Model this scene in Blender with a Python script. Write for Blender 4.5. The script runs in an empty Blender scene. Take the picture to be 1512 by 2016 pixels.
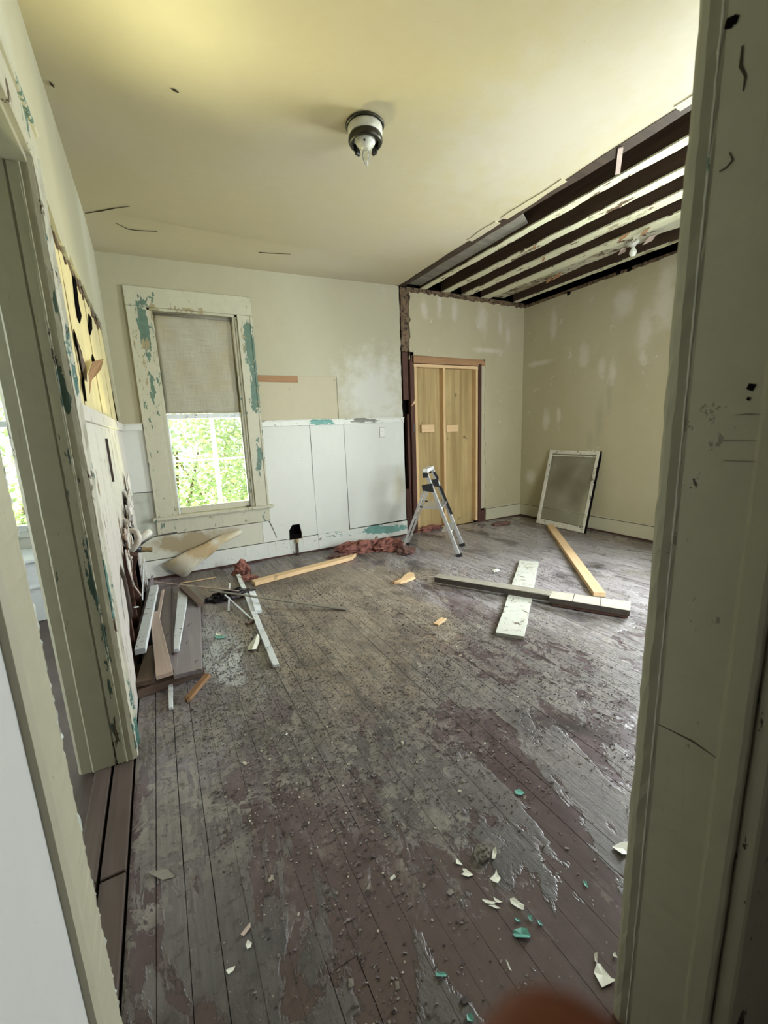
import bpy, bmesh, math, random
from mathutils import Vector as V, Matrix, noise as mnoise
random.seed(7)
sc = bpy.context.scene
COL = sc.collection
# ------------------------------------------------------------------ camera
CAMH = 1.40
yaw, pit, rol = math.radians(27.9971), math.radians(11.0072), math.radians(-2.3253)
FPX = 822.0
fwd = V((math.sin(yaw)*math.cos(pit), math.cos(yaw)*math.cos(pit), -math.sin(pit)))
r0 = V((math.cos(yaw), -math.sin(yaw), 0)); u0 = r0.cross(fwd)
cr, sr = math.cos(rol), math.sin(rol)
rgt = r0*cr + u0*sr; upv = u0*cr - r0*sr
CAM = V((0, 0, CAMH))
cd = bpy.data.cameras.new('camera'); cam = bpy.data.objects.new('camera', cd); COL.objects.link(cam)
cam.matrix_world = Matrix(((rgt.x, upv.x, -fwd.x, 0), (rgt.y, upv.y, -fwd.y, 0), (rgt.z, upv.z, -fwd.z, CAMH), (0, 0, 0, 1)))
cd.sensor_fit = 'VERTICAL'; cd.sensor_height = 24.0; cd.lens = FPX/2016*24.0
cd.clip_start = 0.01; cd.clip_end = 200
cd.dof.use_dof = True; cd.dof.focus_distance = 3.6; cd.dof.aperture_fstop = 3.6
sc.camera = cam
# ------------------------------------------------------------------ exposure, world, sun, large lights
vs = sc.view_settings
vs.view_transform = 'Standard'; vs.look = 'None'; vs.gamma = 1.0; vs.use_curve_mapping = False
vs.exposure = 0.66
sc.cycles.max_bounces = 8; sc.cycles.diffuse_bounces = 5; sc.cycles.transparent_max_bounces = 12
sc.cycles.sample_clamp_indirect = 6.0
w = bpy.data.worlds.new('sky'); sc.world = w; w.use_nodes = True
wn = w.node_tree; bg = wn.nodes['Background']
bg.inputs['Color'].default_value = (0.80, 0.90, 1.0, 1); bg.inputs['Strength'].default_value = 2.6
sd = bpy.data.lights.new('sun', 'SUN'); sd.energy = 34.0; sd.angle = math.radians(1.0); sd.color = (1, 0.95, 0.84)
so = bpy.data.objects.new('sun', sd); COL.objects.link(so)
so.rotation_euler = V((0.75, -0.30, -1.0)).to_track_quat('-Z', 'Y').to_euler()
def area(name, loc, d, sx, sy, power, color):
    l = bpy.data.lights.new(name, 'AREA'); l.shape = 'RECTANGLE'; l.size = sx; l.size_y = sy; l.energy = power; l.color = color
    o = bpy.data.objects.new(name, l); COL.objects.link(o); o.location = loc
    o.rotation_euler = V(d).to_track_quat('-Z', 'Y').to_euler(); return o
SKYC = (0.95, 0.93, 1.0); LAWN = (1.0, 0.85, 0.42)
# daylight outside the windows: sky light coming down and in, light off the sunlit lawn going up and in
area('daylight_side_window', (5.35, 1.88, 1.65), (-1, 0.05, -0.38), 1.1, 1.6, 210, SKYC)
area('lawn_light_side_window', (5.45, 1.88, 0.35), (-1, 0.10, 0.75), 1.3, 0.7, 18, LAWN)
area('lawn_light_back_window', (0.45, 5.45, 0.15), (0.25, -1, 1.5), 1.2, 0.7, 460, LAWN)
area('daylight_back_window', (0.45, 5.20, 2.6), (0.05, -1, -0.9), 1.2, 0.5, 70, SKYC)
area('daylight_next_room', (-3.75, 2.3, 1.6), (1, 0.0, -0.15), 2.6, 1.8, 110, SKYC)
area('lawn_light_next_room', (-3.8, 2.3, 0.25), (1, 0, 0.7), 2.6, 0.6, 24, LAWN)
area('added_front_fill', (3.0, -0.15, 1.60), (0.0, 1, -0.35), 1.1, 1.5, 120, SKYC)  # unseen lamp added to brighten the right wall and floor
area('added_hall_fill', (1.2, -2.9, 1.5), (-0.25, 1, 0.0), 1.0, 1.9, 5, SKYC)  # dim fill added inside the closed hall, no door there
# ------------------------------------------------------------------ pixel helpers: a pixel of the 1512x2016 frame to a point on a real plane
def ray(x, y): return rgt*((x-756)/FPX) - upv*((y-1008)/FPX) + fwd
def az(x, y, z=0.0): d = ray(x, y); return CAM + d*((z-CAM.z)/d.z)
def ay(x, y, Y): d = ray(x, y); return CAM + d*((Y-CAM.y)/d.y)
def ax(x, y, X): d = ray(x, y); return CAM + d*((X-CAM.x)/d.x)
XL, XR, YB, YF, CZ = -0.26, 4.96, 4.73, 0.43, 3.125
# ------------------------------------------------------------------ node helpers
class NT:
    def __init__(s, name):
        s.m = bpy.data.materials.new(name); s.m.use_nodes = True; s.t = s.m.node_tree
        s.b = s.t.nodes['Principled BSDF']; s._p = None
    def n(s, typ, **k):
        o = s.t.nodes.new(typ)
        for a, b in k.items(): setattr(o, a, b)
        return o
    def put(s, sock, v):
        if hasattr(v, 'is_output'): s.t.links.new(v, sock)
        elif isinstance(v, (tuple, list)) and len(v) == 3 and sock.type == 'RGBA': sock.default_value = (*v, 1)
        else: sock.default_value = v
    def pos(s, scale=None, off=None, obj=False):
        if obj: g = s.n('ShaderNodeTexCoord').outputs['Object']
        else:
            if s._p is None: s._p = s.n('ShaderNodeNewGeometry').outputs['Position']
            g = s._p
        if scale is None and off is None: return g
        m = s.n('ShaderNodeMapping'); s.put(m.inputs['Vector'], g)
        if scale: m.inputs['Scale'].default_value = scale
        if off: m.inputs['Location'].default_value = off
        return m.outputs[0]
    def noise(s, vec, scale, detail=4, rough=0.55, dist=0.0):
        o = s.n('ShaderNodeTexNoise'); s.put(o.inputs['Vector'], vec); o.inputs['Scale'].default_value = scale
        o.inputs['Detail'].default_value = detail; o.inputs['Roughness'].default_value = rough; o.inputs['Distortion'].default_value = dist
        return o.outputs['Fac']
    def ramp(s, fac, a, b, lo=0.0, hi=1.0):
        o = s.n('ShaderNodeMapRange'); o.clamp = True; s.put(o.inputs['Value'], fac)
        o.inputs['From Min'].default_value = a; o.inputs['From Max'].default_value = b
        o.inputs['To Min'].default_value = lo; o.inputs['To Max'].default_value = hi; return o.outputs[0]
    def math(s, op, a, b=0.0):
        o = s.n('ShaderNodeMath', operation=op); s.put(o.inputs[0], a); s.put(o.inputs[1], b); return o.outputs[0]
    def mix(s, f, a, b):
        o = s.n('ShaderNodeMix', data_type='RGBA'); s.put(o.inputs[0], f); s.put(o.inputs[6], a); s.put(o.inputs[7], b); return o.outputs[2]
    def spot(s, c, r, vec=None):
        # soft ellipsoid mask around a point: 1 in the middle, 0 at radius r
        m = s.n('ShaderNodeVectorMath', operation='SUBTRACT'); s.put(m.inputs[0], vec if vec is not None else s.pos()); m.inputs[1].default_value = c
        d = s.n('ShaderNodeVectorMath', operation='DIVIDE'); s.put(d.inputs[0], m.outputs[0]); d.inputs[1].default_value = r
        l = s.n('ShaderNodeVectorMath', operation='LENGTH'); s.put(l.inputs[0], d.outputs[0])
        return s.ramp(l.outputs['Value'], 0.0, 1.0, 1.0, 0.0)
    def bump(s, h, strength=0.5, dist=0.005):
        o = s.n('ShaderNodeBump'); o.inputs['Strength'].default_value = strength; o.inputs['Distance'].default_value = dist
        s.put(o.inputs['Height'], h)
        s.t.links.new(o.outputs[0], s.b.inputs['Normal'])
    def end(s, col, rough=0.7, spec=0.35, metal=0.0):
        s.put(s.b.inputs['Base Color'], col); s.put(s.b.inputs['Roughness'], rough)
        s.b.inputs['Specular IOR Level'].default_value = spec; s.b.inputs['Metallic'].default_value = metal
        return s.m
def plain(name, col, rough=0.7, spec=0.35, metal=0.0, var=0.15, scale=30, bump=0.2, obj=True):
    n = NT(name); p = n.pos(obj=obj)
    f = n.noise(p, scale, 4)
    c = n.mix(f, tuple(x*(1-var) for x in col), tuple(min(1, x*(1+var)) for x in col))
    n.bump(f, bump, 0.002); return n.end(c, rough, spec, metal)
TEAL = (0.10, 0.24, 0.20); CREAM = (0.66, 0.63, 0.53); WHITE = (0.70, 0.71, 0.67)
WOOD = (0.24, 0.13, 0.07)
def wall_paint(name, base, blot, blotamt=0.6, spots=(), marks=0.5, blotscale=0.9, rough=0.6, vs_=(1, 1, 0.35)):
    """old wall paint: broad repair blotches, small scuffs, optional spots [(centre, radius, colour)]"""
    n = NT(name); p = n.pos()
    big = n.noise(n.pos(vs_), blotscale, 3, 0.5)
    m = n.ramp(big, 0.44, 0.64)
    c = n.mix(n.math('MULTIPLY', m, blotamt), base, blot)
    fine = n.noise(p, 9, 6, 0.7)
    c = n.mix(n.ramp(fine, 0.25, 0.75, 0.0, 0.16), c, tuple(x*0.72 for x in base))
    sp = n.noise(p, 55, 2, 0.5)
    c = n.mix(n.ramp(sp, 0.745, 0.77, 0, marks), c, (0.12, 0.10, 0.08))
    edge = n.noise(p, 7, 5, 0.65)
    for cen, rad, colr, amt in spots:
        k = n.spot(cen, rad)
        k = n.ramp(n.math('ADD', k, n.math('MULTIPLY', n.math('SUBTRACT', edge, 0.5), 1.3)), 0.20, 0.75 if blotscale < 2 else 0.5, 0, amt)
        c = n.mix(k, c, colr)
    h = n.math('ADD', n.math('MULTIPLY', n.noise(p, 3, 3), 1.0), n.math('MULTIPLY', fine, 0.12))
    n.bump(h, 0.35, 0.02)
    return n.end(c, rough, 0.3)
def chipped(name, base=CREAM, under=TEAL, wood=WOOD, amt=0.5, wamt=0.35, spots=(), wspots=(), scale=4.0, stretch=(1, 1, 0.4), rough=0.5, crackle=0.5):
    """thick old paint with flaked patches showing the coat below and bare wood"""
    n = NT(name); p = n.pos()
    a = n.noise(n.pos(stretch), scale, 6, 0.62)
    b = n.noise(n.pos(stretch, (3.1, 1.7, 5.2)), scale*1.7, 6, 0.65)
    a = n.math('ADD', n.math('MULTIPLY', n.math('SUBTRACT', a, 0.5), 1.55), 0.5); b = n.math('ADD', n.math('MULTIPLY', n.math('SUBTRACT', b, 0.5), 1.55), 0.5)
    dd = n.math('MULTIPLY', n.math('SUBTRACT', n.noise(n.pos(stretch), scale*6, 5, 0.7), 0.5), 1.0)
    ta = n.math('ADD', a, dd); tb = n.math('ADD', b, dd)
    for cen, rad, k in spots: ta = n.math('ADD', ta, n.math('MULTIPLY', n.spot(cen, rad), k))
    for cen, rad, k in wspots: tb = n.math('ADD', tb, n.math('MULTIPLY', n.spot(cen, rad), k))
    th = 0.80-0.24*amt; tw = 0.80-0.24*wamt
    ma = n.ramp(ta, th, th+0.012); mb = n.ramp(tb, tw, tw+0.012)
    fine = n.noise(p, 14, 6, 0.7)
    c = n.mix(n.ramp(fine, 0.3, 0.75, 0, 0.28), base, tuple(x*0.62 for x in base))
    ln = n.noise(n.pos((22, 22, 1.2)), 2.0, 5, 0.7, 0.4)
    c = n.mix(n.ramp(ln, 0.62, 0.72, 0, crackle), c, (0.16, 0.13, 0.09))
    u = n.mix(n.ramp(fine, 0.35, 0.7), under, tuple(x*0.65 for x in under))
    c = n.mix(ma, c, u)
    wd = n.mix(n.noise(n.pos((40, 40, 2)), 1.5, 4), wood, tuple(x*0.45 for x in wood))
    c = n.mix(mb, c, wd)
    h = n.math('SUBTRACT', 1.0, n.math('MAXIMUM', n.math('MULTIPLY', ma, 0.6), mb))
    h = n.math('ADD', h, n.math('MULTIPLY', fine, 0.5))
    n.bump(h, 0.8, 0.0025)
    return n.end(c, rough, 0.35)
def timber(name, a, b, rough=0.65, axis=0, gs=30, obj=True, spec=0.25, knots=0.0, bump=0.25):
    """wood with grain along one axis of its own object"""
    n = NT(name); st = [gs, gs, gs]; st[axis] = gs*0.05
    p = n.pos(tuple(st), obj=True) if obj else n.pos(tuple(st))
    g = n.noise(p, 1.0, 6, 0.6, 0.8)
    c = n.mix(n.ramp(g, 0.3, 0.7), a, b)
    g2 = n.noise(n.pos(obj=obj), 5.0, 4, 0.6)
    c = n.mix(n.ramp(g2, 0.35, 0.8, 0, 0.45), c, tuple(x*0.6 for x in a))
    if knots:
        k = n.noise(n.pos((3, 3, 3), obj=obj), 2.3, 1)
        c = n.mix(n.ramp(k, 0.74, 0.80, 0, knots), c, tuple(x*0.25 for x in a))
    n.bump(g, bump, 0.002); return n.end(c, rough, spec)
# ------------------------------------------------------------------ mesh helpers
class MB:
    def __init__(s): s.v = []; s.f = []; s.mi = []
    def add(s, vs_, fs, mi=0):
        k = len(s.v); s.v += [V(x) for x in vs_]; s.f += [[i+k for i in f] for f in fs]; s.mi += [mi]*len(fs); return s
    def box(s, x0, x1, y0, y1, z0, z1, mi=0):
        vs_ = [(x, y, z) for z in (z0, z1) for y in (y0, y1) for x in (x0, x1)]
        return s.add(vs_, [(0, 2, 3, 1), (4, 5, 7, 6), (0, 1, 5, 4), (2, 6, 7, 3), (0, 4, 6, 2), (1, 3, 7, 5)], mi)
    def bar(s, P0, P1, w_, t, up=(0, 0, 1), w2=None, t2=None, mi=0, center=True):
        """square-section bar between two points; w across, t along up"""
        P0 = V(P0); P1 = V(P1); d = (P1-P0).normalized(); upv_ = V(up)
        side = d.cross(upv_)
        if side.length < 1e-4: side = d.cross(V((1, 0, 0)))
        side.normalize(); uu = side.cross(d).normalized()
        w2 = w_ if w2 is None else w2; t2 = t if t2 is None else t2; vs_ = []
        for P, a, b in ((P0, w_, t), (P1, w2, t2)):
            for sx, sy in ((-1, -1), (1, -1), (1, 1), (-1, 1)): vs_.append(P+side*(sx*a/2)+uu*(sy*b/2))
        return s.add(vs_, [(0, 1, 2, 3), (7, 6, 5, 4), (0, 4, 5, 1), (1, 5, 6, 2), (2, 6, 7, 3), (3, 7, 4, 0)], mi)
    def prism(s, pts, ext, mi=0):
        """closed outline (list of 3D points) extruded by a vector"""
        pts = [V(p) for p in pts]; e = V(ext); k = len(pts)
        fs = [list(range(k)), [2*k-1-i for i in range(k)]]
        fs += [[i, (i+1) % k, (i+1) % k+k, i+k][::-1] for i in range(k)]
        return s.add(pts+[p+e for p in pts], fs, mi)
    def tube(s, pts, r, seg=10, mi=0, cap=True):
        pts = [V(p) for p in pts]; rs = r if isinstance(r, (list, tuple)) else [r]*len(pts)
        vs_ = []; fs = []; up = V((0, 0, 1)); prev = None
        for i, p in enumerate(pts):
            d = (pts[min(i+1, len(pts)-1)]-pts[max(i-1, 0)]).normalized()
            if prev is None:
                a = d.cross(up)
                if a.length < 1e-3: a = d.cross(V((1, 0, 0)))
            else: a = prev-d*prev.dot(d)
            a.normalize(); prev = a; b = d.cross(a)
            for j in range(seg):
                t = 2*math.pi*j/seg; vs_.append(p+(a*math.cos(t)+b*math.sin(t))*rs[i])
        for i in range(len(pts)-1):
            for j in range(seg):
                fs.append((i*seg+j, i*seg+(j+1) % seg, (i+1)*seg+(j+1) % seg, (i+1)*seg+j))
        if cap: fs.append(list(range(seg))[::-1]); fs.append([(len(pts)-1)*seg+j for j in range(seg)])
        return s.add(vs_, fs, mi)
    def lathe(s, cen, prof, seg=28, mi=0, ang=(0, 2*math.pi)):
        """profile of (radius, z) about a vertical axis"""
        cen = V(cen); vs_ = []; fs = []; k = len(prof); full = abs(ang[1]-ang[0]-2*math.pi) < 1e-6
        n_ = seg if full else seg+1
        for j in range(n_):
            t = ang[0]+(ang[1]-ang[0])*j/seg
            for r_, z in prof: vs_.append(cen+V((math.cos(t)*r_, math.sin(t)*r_, z)))
        for j in range(seg):
            a = j*k; b = ((j+1) % n_)*k
            for i in range(k-1): fs.append((a+i, b+i, b+i+1, a+i+1))
        return s.add(vs_, fs, mi)
    def obj(s, name, mat, parent=None, bevel=0.0, smooth=False, base=None, **props):
        me = bpy.data.meshes.new(name)
        off = V((0, 0, 0))
        if parent is not None: off = parent.get('_off') and V(parent['_off']) or V((0, 0, 0))
        if base is not None: off = V(base)
        me.from_pydata([tuple(v-off) for v in s.v], [], s.f)
        for m_ in (mat if isinstance(mat, (list, tuple)) else [mat]): me.materials.append(m_)
        for p, i in zip(me.polygons, s.mi): p.material_index = i
        bm = bmesh.new(); bm.from_mesh(me); bmesh.ops.remove_doubles(bm, verts=bm.verts, dist=1e-6)
        bmesh.ops.recalc_face_normals(bm, faces=bm.faces)
        if bevel > 0:
            bmesh.ops.bevel(bm, geom=[e for e in bm.edges if e.calc_face_angle(0) > 0.5], offset=bevel, segments=1, affect='EDGES')
        bm.to_mesh(me); bm.free()
        if smooth:
            for p in me.polygons: p.use_smooth = True
        o = bpy.data.objects.new(name, me); COL.objects.link(o)
        if parent is not None: o.parent = parent
        elif base is not None: o.location = off
        if parent is not None and base is not None: o.location = V(base)-V(parent.get('_off', (0, 0, 0)))
        for k, v_ in props.items(): o[k] = v_
        return o
def empty(name, loc, label=None, cat=None, group=None, kind=None, parent=None):
    o = bpy.data.objects.new(name, None); COL.objects.link(o); o.location = loc; o['_off'] = tuple(loc)
    o.empty_display_size = 0.1
    if label: o['label'] = label
    if cat: o['category'] = cat
    if group: o['group'] = group
    if kind: o['kind'] = kind
    if parent: o.parent = parent
    return o
def ST(o, kind='structure'): o['kind'] = kind; return o
def tag(o, label, cat, group=None):
    o['label'] = label; o['category'] = cat
    if group: o['group'] = group
    return o
def ragged(a, b, n, amp, seed=0, axis=None):
    """points from a to b with a torn, uneven line"""
    rnd = random.Random(seed); a = V(a); b = V(b); d = b-a
    axis = V(axis).normalized(); out = []
    for i in range(n+1):
        t = i/n; j = 0 if i in (0, n) else rnd.uniform(-1, 1)*amp
        out.append(a+d*min(1, max(0, t+(0 if i in (0, n) else rnd.uniform(-.3, .3)/n)))+axis*j)
    return out
# ------------------------------------------------------------------ materials
M = {}
M['ceiling'] = wall_paint('ceiling_paint', (0.52, 0.455, 0.295), (0.52, 0.465, 0.36), 0.8, marks=0.25, blotscale=0.7, vs_=(1, 1, 1), rough=0.45,
    spots=[((0.36, 1.65, CZ), (0.30, 0.36, 0.3), (0.56, 0.50, 0.31), 0.8), ((2.3, 1.9, CZ), (0.9, 1.6, 0.3), (0.54, 0.50, 0.43), 0.6)])
M['wall_back'] = wall_paint('wall_back_paint', (0.40, 0.37, 0.26), (0.45, 0.43, 0.33), 0.4, marks=0.25, spots=[((2.45, YB, 1.85), (.75, .3, .75), (0.56, 0.56, 0.50), .8)])
M['wainscot'] = wall_paint('wainscot_paint', (0.60, 0.61, 0.56), (0.54, 0.56, 0.51), 0.5, marks=0.5, blotscale=1.6,
    spots=[((0.0, YB, 0.86), (0.16, .3, 0.16), (0.42, 0.43, 0.37), .7), ((2.75, YB, 0.66), (0.14, .3, 0.35), (0.52, 0.49, 0.38), .9), ((0.3, YB, 0.3), (0.5, .3, 0.16), (0.55, 0.50, 0.40), .6)])
rw = []
for x_, y_, ry_, rz_ in ((1150, 700, .10, .20), (1185, 725, .07, .14), (1205, 735, .06, .18), (1075, 830, .08, .20), (1100, 815, .05, .12), (1045, 940, .12, .16), (1270, 650, .10, .34), (1225, 600, .16, .22), (1310, 580, .14, .5), (1090, 640, .07, .28), (1265, 700, .05, .1), (1060, 715, .3, .05)):
    P_ = ax(x_, y_, XR); rw.append((tuple(P_), (.3, ry_*1.25, rz_*1.2), (0.53, 0.495, 0.40), .75))
for x_, y_, ry_, rz_ in ((1180, 830, .07, .40), (1160, 870, .06, .2), (1200, 780, .05, .3)):
    P_ = ax(x_, y_, XR); rw.append((tuple(P_), (.3, ry_*1.2, rz_), (0.30, 0.285, 0.19), .5))
for x_, y_, rx_, rz_ in ((835, 610, .07, .16), (865, 600, .05, .22), (895, 610, .06, .2), (950, 625, .12, .26), (985, 640, .05, .2), (1000, 660, .06, .2), (960, 690, .35, .05)):
    P_ = ay(x_, y_, YB); rw.append((tuple(P_), (rx_*1.25, .3, rz_*1.15), (0.53, 0.495, 0.40), .7))
M['wall_right'] = wall_paint('plaster_beige', (0.39, 0.345, 0.215), (0.45, 0.405, 0.285), 0.6, marks=0.15, blotscale=1.0, vs_=(1, 1, 0.5), spots=rw)
M['wall_left'] = wall_paint('wall_left_paint', (0.43, 0.41, 0.30), (0.62, 0.62, 0.54), 0.5, marks=0.2)
M['hall_wall'] = wall_paint('hall_wall_paint', (0.52, 0.52, 0.49), (0.49, 0.49, 0.46), 0.5, marks=0.3)
M['left_wains'] = chipped('left_wainscot_paint', (0.62, 0.58, 0.53), (0.50, 0.47, 0.41), WOOD, 0.4, 0.12, wspots=[((XL, 3.2, 0.75), (0.3, 0.5, 0.35), 0.35)], scale=3.0)
M['trim'] = chipped('trim_paint', (0.52, 0.50, 0.40), (0.16, 0.30, 0.24), WOOD, 0.35, 0.22)
M['casing_win'] = chipped('window_casing_paint', (0.49, 0.47, 0.36), (0.125, 0.205, 0.155), (0.45, 0.38, 0.22), 0.42, 0.3, scale=5,
    spots=[((0.03, YB, 2.35), (0.06, 0.2, 0.34), 0.6), ((0.03, YB, 1.95), (0.05, 0.2, 0.2), 0.3), ((0.99, YB, 2.35), (0.07, 0.2, 0.32), 0.55), ((1.0, YB, 1.85), (0.08, 0.2, 0.28), 0.6), ((0.98, YB, 1.1), (0.05, 0.2, 0.4), 0.3)],
    wspots=[((0.45, YB, 2.62), (0.5, .2, 0.04), 0.25), ((0.12, YB, 2.6), (0.05, .2, 0.10), 0.3)])
M['jamb'] = chipped('door_jamb_paint', (0.40, 0.375, 0.27), (0.07, 0.115, 0.085), (0.09, 0.065, 0.04), 0.10, 0.05, scale=4.5, stretch=(1, 1, 0.25),
    spots=[((ay(x, y, 1.975).x, 1.975, ay(x, y, 1.975).z), (.026, .12, rz), .42) for x, y, rz in ((124, 760, .17), (176, 1110, .22), (205, 1250, .20), (216, 1350, .14), (222, 1440, .10), (112, 590, .10))])
M['casing_left'] = chipped('door_casing_paint', (0.52, 0.50, 0.40), (0.09, 0.20, 0.17), (0.13, 0.09, 0.06), 0.75, 0.42, scale=6, stretch=(1, 1, 0.5))
M['jamb_right'] = chipped('right_jamb_paint', (0.30, 0.275, 0.185), (0.20, 0.18, 0.12), (0.05, 0.04, 0.03), -0.25, -0.5, scale=9, stretch=(1, 1, 0.6), rough=0.6, crackle=0.35,
    wspots=[((0.80, 0.36, 2.05), (0.1, 0.04, 0.04), 0.15), ((0.80, 0.30, 1.9), (0.1, 0.02, 0.03), 0.2)])
M['base'] = chipped('baseboard_paint', (0.62, 0.63, 0.58), (0.17, 0.34, 0.30), WOOD, 0.15, 0.15, scale=6, stretch=(0.5, 1, 1),
    spots=[((2.5, YB, 0.13), (0.45, 0.2, 0.09), 0.9)])
M['base_beige'] = wall_paint('baseboard_beige', (0.45, 0.42, 0.29), (0.41, 0.38, 0.27), 0.5, marks=0.3)
M['rail'] = chipped('chair_rail_paint', (0.66, 0.67, 0.61), (0.15, 0.38, 0.32), (0.25, 0.25, 0.2), 0.2, 0.2, scale=7, stretch=(0.4, 1, 1),
    spots=[((1.72, YB, 1.53), (0.33, 0.2, 0.05), 0.8)], wspots=[((2.3, YB, 1.53), (0.35, 0.2, 0.05), 0.35)])
M['patch'] = wall_paint('bare_board', (0.44, 0.395, 0.275), (0.42, 0.375, 0.27), 0.5, marks=0.3)
M['pine'] = timber('fresh_pine', (0.72, 0.52, 0.30), (0.62, 0.41, 0.22), axis=0, gs=36, knots=0.5)
M['pine_z'] = timber('fresh_pine_upright', (0.66, 0.47, 0.25), (0.54, 0.35, 0.17), axis=2, gs=36, knots=0.5)
M['ply'] = timber('plywood_face', (0.50, 0.375, 0.175), (0.27, 0.185, 0.075), axis=2, gs=11, knots=0.8)
M['brown_wood'] = timber('old_brown_wood', (0.18, 0.125, 0.095), (0.10, 0.068, 0.052), axis=0, gs=30)
M['orange_wood'] = timber('orange_wood', (0.38, 0.22, 0.11), (0.26, 0.14, 0.07), axis=0, gs=30)
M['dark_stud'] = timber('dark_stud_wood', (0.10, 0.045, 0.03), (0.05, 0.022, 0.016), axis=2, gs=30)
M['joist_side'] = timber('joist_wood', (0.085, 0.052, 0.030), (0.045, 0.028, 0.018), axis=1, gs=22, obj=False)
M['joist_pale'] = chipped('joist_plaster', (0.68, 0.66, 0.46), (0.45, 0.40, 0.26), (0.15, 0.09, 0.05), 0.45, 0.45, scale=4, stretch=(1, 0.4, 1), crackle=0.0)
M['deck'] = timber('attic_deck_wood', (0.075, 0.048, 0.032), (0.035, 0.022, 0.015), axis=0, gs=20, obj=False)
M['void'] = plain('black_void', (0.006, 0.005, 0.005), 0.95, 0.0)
M['mortar'] = chipped('rough_mortar', (0.17, 0.115, 0.065), (0.12, 0.07, 0.04), (0.05, 0.03, 0.02), 0.9, 0.9, scale=12, stretch=(1, 1, 1))
M['lathwall'] = timber('yellow_board_wood', (0.74, 0.66, 0.38), (0.68, 0.56, 0.30), axis=2, gs=14, obj=False, bump=0.4)
M['grey_paint_wood'] = chipped('grey_white_board', (0.56, 0.57, 0.50), (0.50, 0.49, 0.38), (0.20, 0.16, 0.11), 0.50, 0.45, scale=9, stretch=(1, 1, 1), crackle=0.1)
M['white_paint'] = chipped('white_strip_paint', (0.72, 0.76, 0.78), (0.56, 0.58, 0.56), WOOD, 0.4, 0.25, scale=10, stretch=(1, 1, 1), crackle=0.1)
M['grey_board'] = timber('weathered_grey_wood', (0.26, 0.24, 0.19), (0.16, 0.145, 0.12), axis=0, gs=26)
M['grey_board_pale'] = timber('weathered_pale_wood', (0.50, 0.46, 0.37), (0.40, 0.37, 0.30), axis=0, gs=26)
M['mauve_board'] = timber('old_mauve_wood', (0.31, 0.27, 0.29), (0.21, 0.18, 0.20), axis=1, gs=22, obj=False, rough=0.42)
M['pink_wood'] = timber('old_pink_wood', (0.52, 0.41, 0.35), (0.42, 0.32, 0.27), axis=0, gs=26)
M['alu'] = plain('aluminium', (0.72, 0.73, 0.74), 0.32, 0.5, 0.85, var=0.06, scale=60, bump=0.05)
M['alu_light'] = plain('ladder_plastic_grey', (0.62, 0.63, 0.62), 0.45, 0.5, 0.0, var=0.05)
M['black'] = plain('black_plastic', (0.015, 0.015, 0.017), 0.4, 0.5)
M['steel'] = plain('rivet_steel', (0.6, 0.6, 0.6), 0.3, 0.5, 1.0)
M['rust'] = plain('dark_iron_pipe', (0.08, 0.06, 0.05), 0.6, 0.4, 0.4)
M['brass'] = plain('old_brass', (0.38, 0.30, 0.16), 0.45, 0.5, 0.7)
M['pvc'] = plain('white_pvc', (0.62, 0.58, 0.50), 0.4, 0.5, var=0.2, scale=12)
M['cer'] = plain('porcelain_dirty', (0.62, 0.61, 0.54), 0.3, 0.5, var=0.25, scale=18)
M['darkmetal'] = plain('dark_lamp_metal', (0.035, 0.032, 0.022), 0.35, 0.5, 0.5)
M['insul'] = plain('pink_insulation', (0.36, 0.12, 0.09), 0.95, 0.05, var=0.55, scale=28, bump=0.9)
M['insul_dark'] = plain('dirty_insulation', (0.10, 0.06, 0.05), 0.95, 0.05, var=0.6, scale=25, bump=0.9)
M['rag'] = plain('black_rag_cloth', (0.018, 0.016, 0.017), 0.9, 0.1, var=0.5, scale=40, bump=0.9)
M['vinyl'] = wall_paint('vinyl_paper', (0.58, 0.55, 0.44), (0.48, 0.38, 0.22), 0.8, marks=0.6, blotscale=5, vs_=(1, 1, 1),
    spots=[((0.28, YB-.03, 0.25), (0.22, .3, 0.14), (0.42, 0.30, 0.15), .9)])
M['vinyl_back'] = wall_paint('stained_bare_plaster', (0.40, 0.36, 0.26), (0.24, 0.19, 0.12), 0.9, marks=0.9, blotscale=7, vs_=(1, 1, 1))
M['plate'] = plain('outlet_plate', (0.68, 0.68, 0.63), 0.35, 0.5, var=0.05)
M['chipw'] = plain('white_paint_chip', (0.74, 0.74, 0.64), 0.5, 0.4, var=0.08)
M['chipt'] = plain('teal_paint_chip', (0.13, 0.36, 0.30), 0.5, 0.4, var=0.2)
M['rubble'] = plain('grey_rubble', (0.16, 0.145, 0.12), 0.9, 0.1, var=0.4, scale=60, bump=0.8)
M['blackline'] = plain('dark_crack', (0.055, 0.045, 0.03), 0.9, 0.0)
M['room2'] = wall_paint('next_room_paint', (0.66, 0.65, 0.58), (0.6, 0.58, 0.52), 0.5)
M['white_sheet'] = plain('white_enamel', (0.78, 0.80, 0.84), 0.3, 0.5, var=0.05)
M['leaf'] = plain('leaf_green', (0.44, 0.50, 0.33), 0.5, 0.4, var=0.5, scale=3, bump=0)
M['lawn'] = plain('lawn_grass', (0.22, 0.33, 0.07), 0.9, 0.1, var=0.4, scale=6, obj=False)
M['bark'] = plain('bark', (0.15, 0.11, 0.08), 0.9, 0.1, var=0.3)
M['post'] = plain('sunlit_post_paint', (0.85, 0.80, 0.74), 0.6, 0.3, var=0.05)
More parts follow.
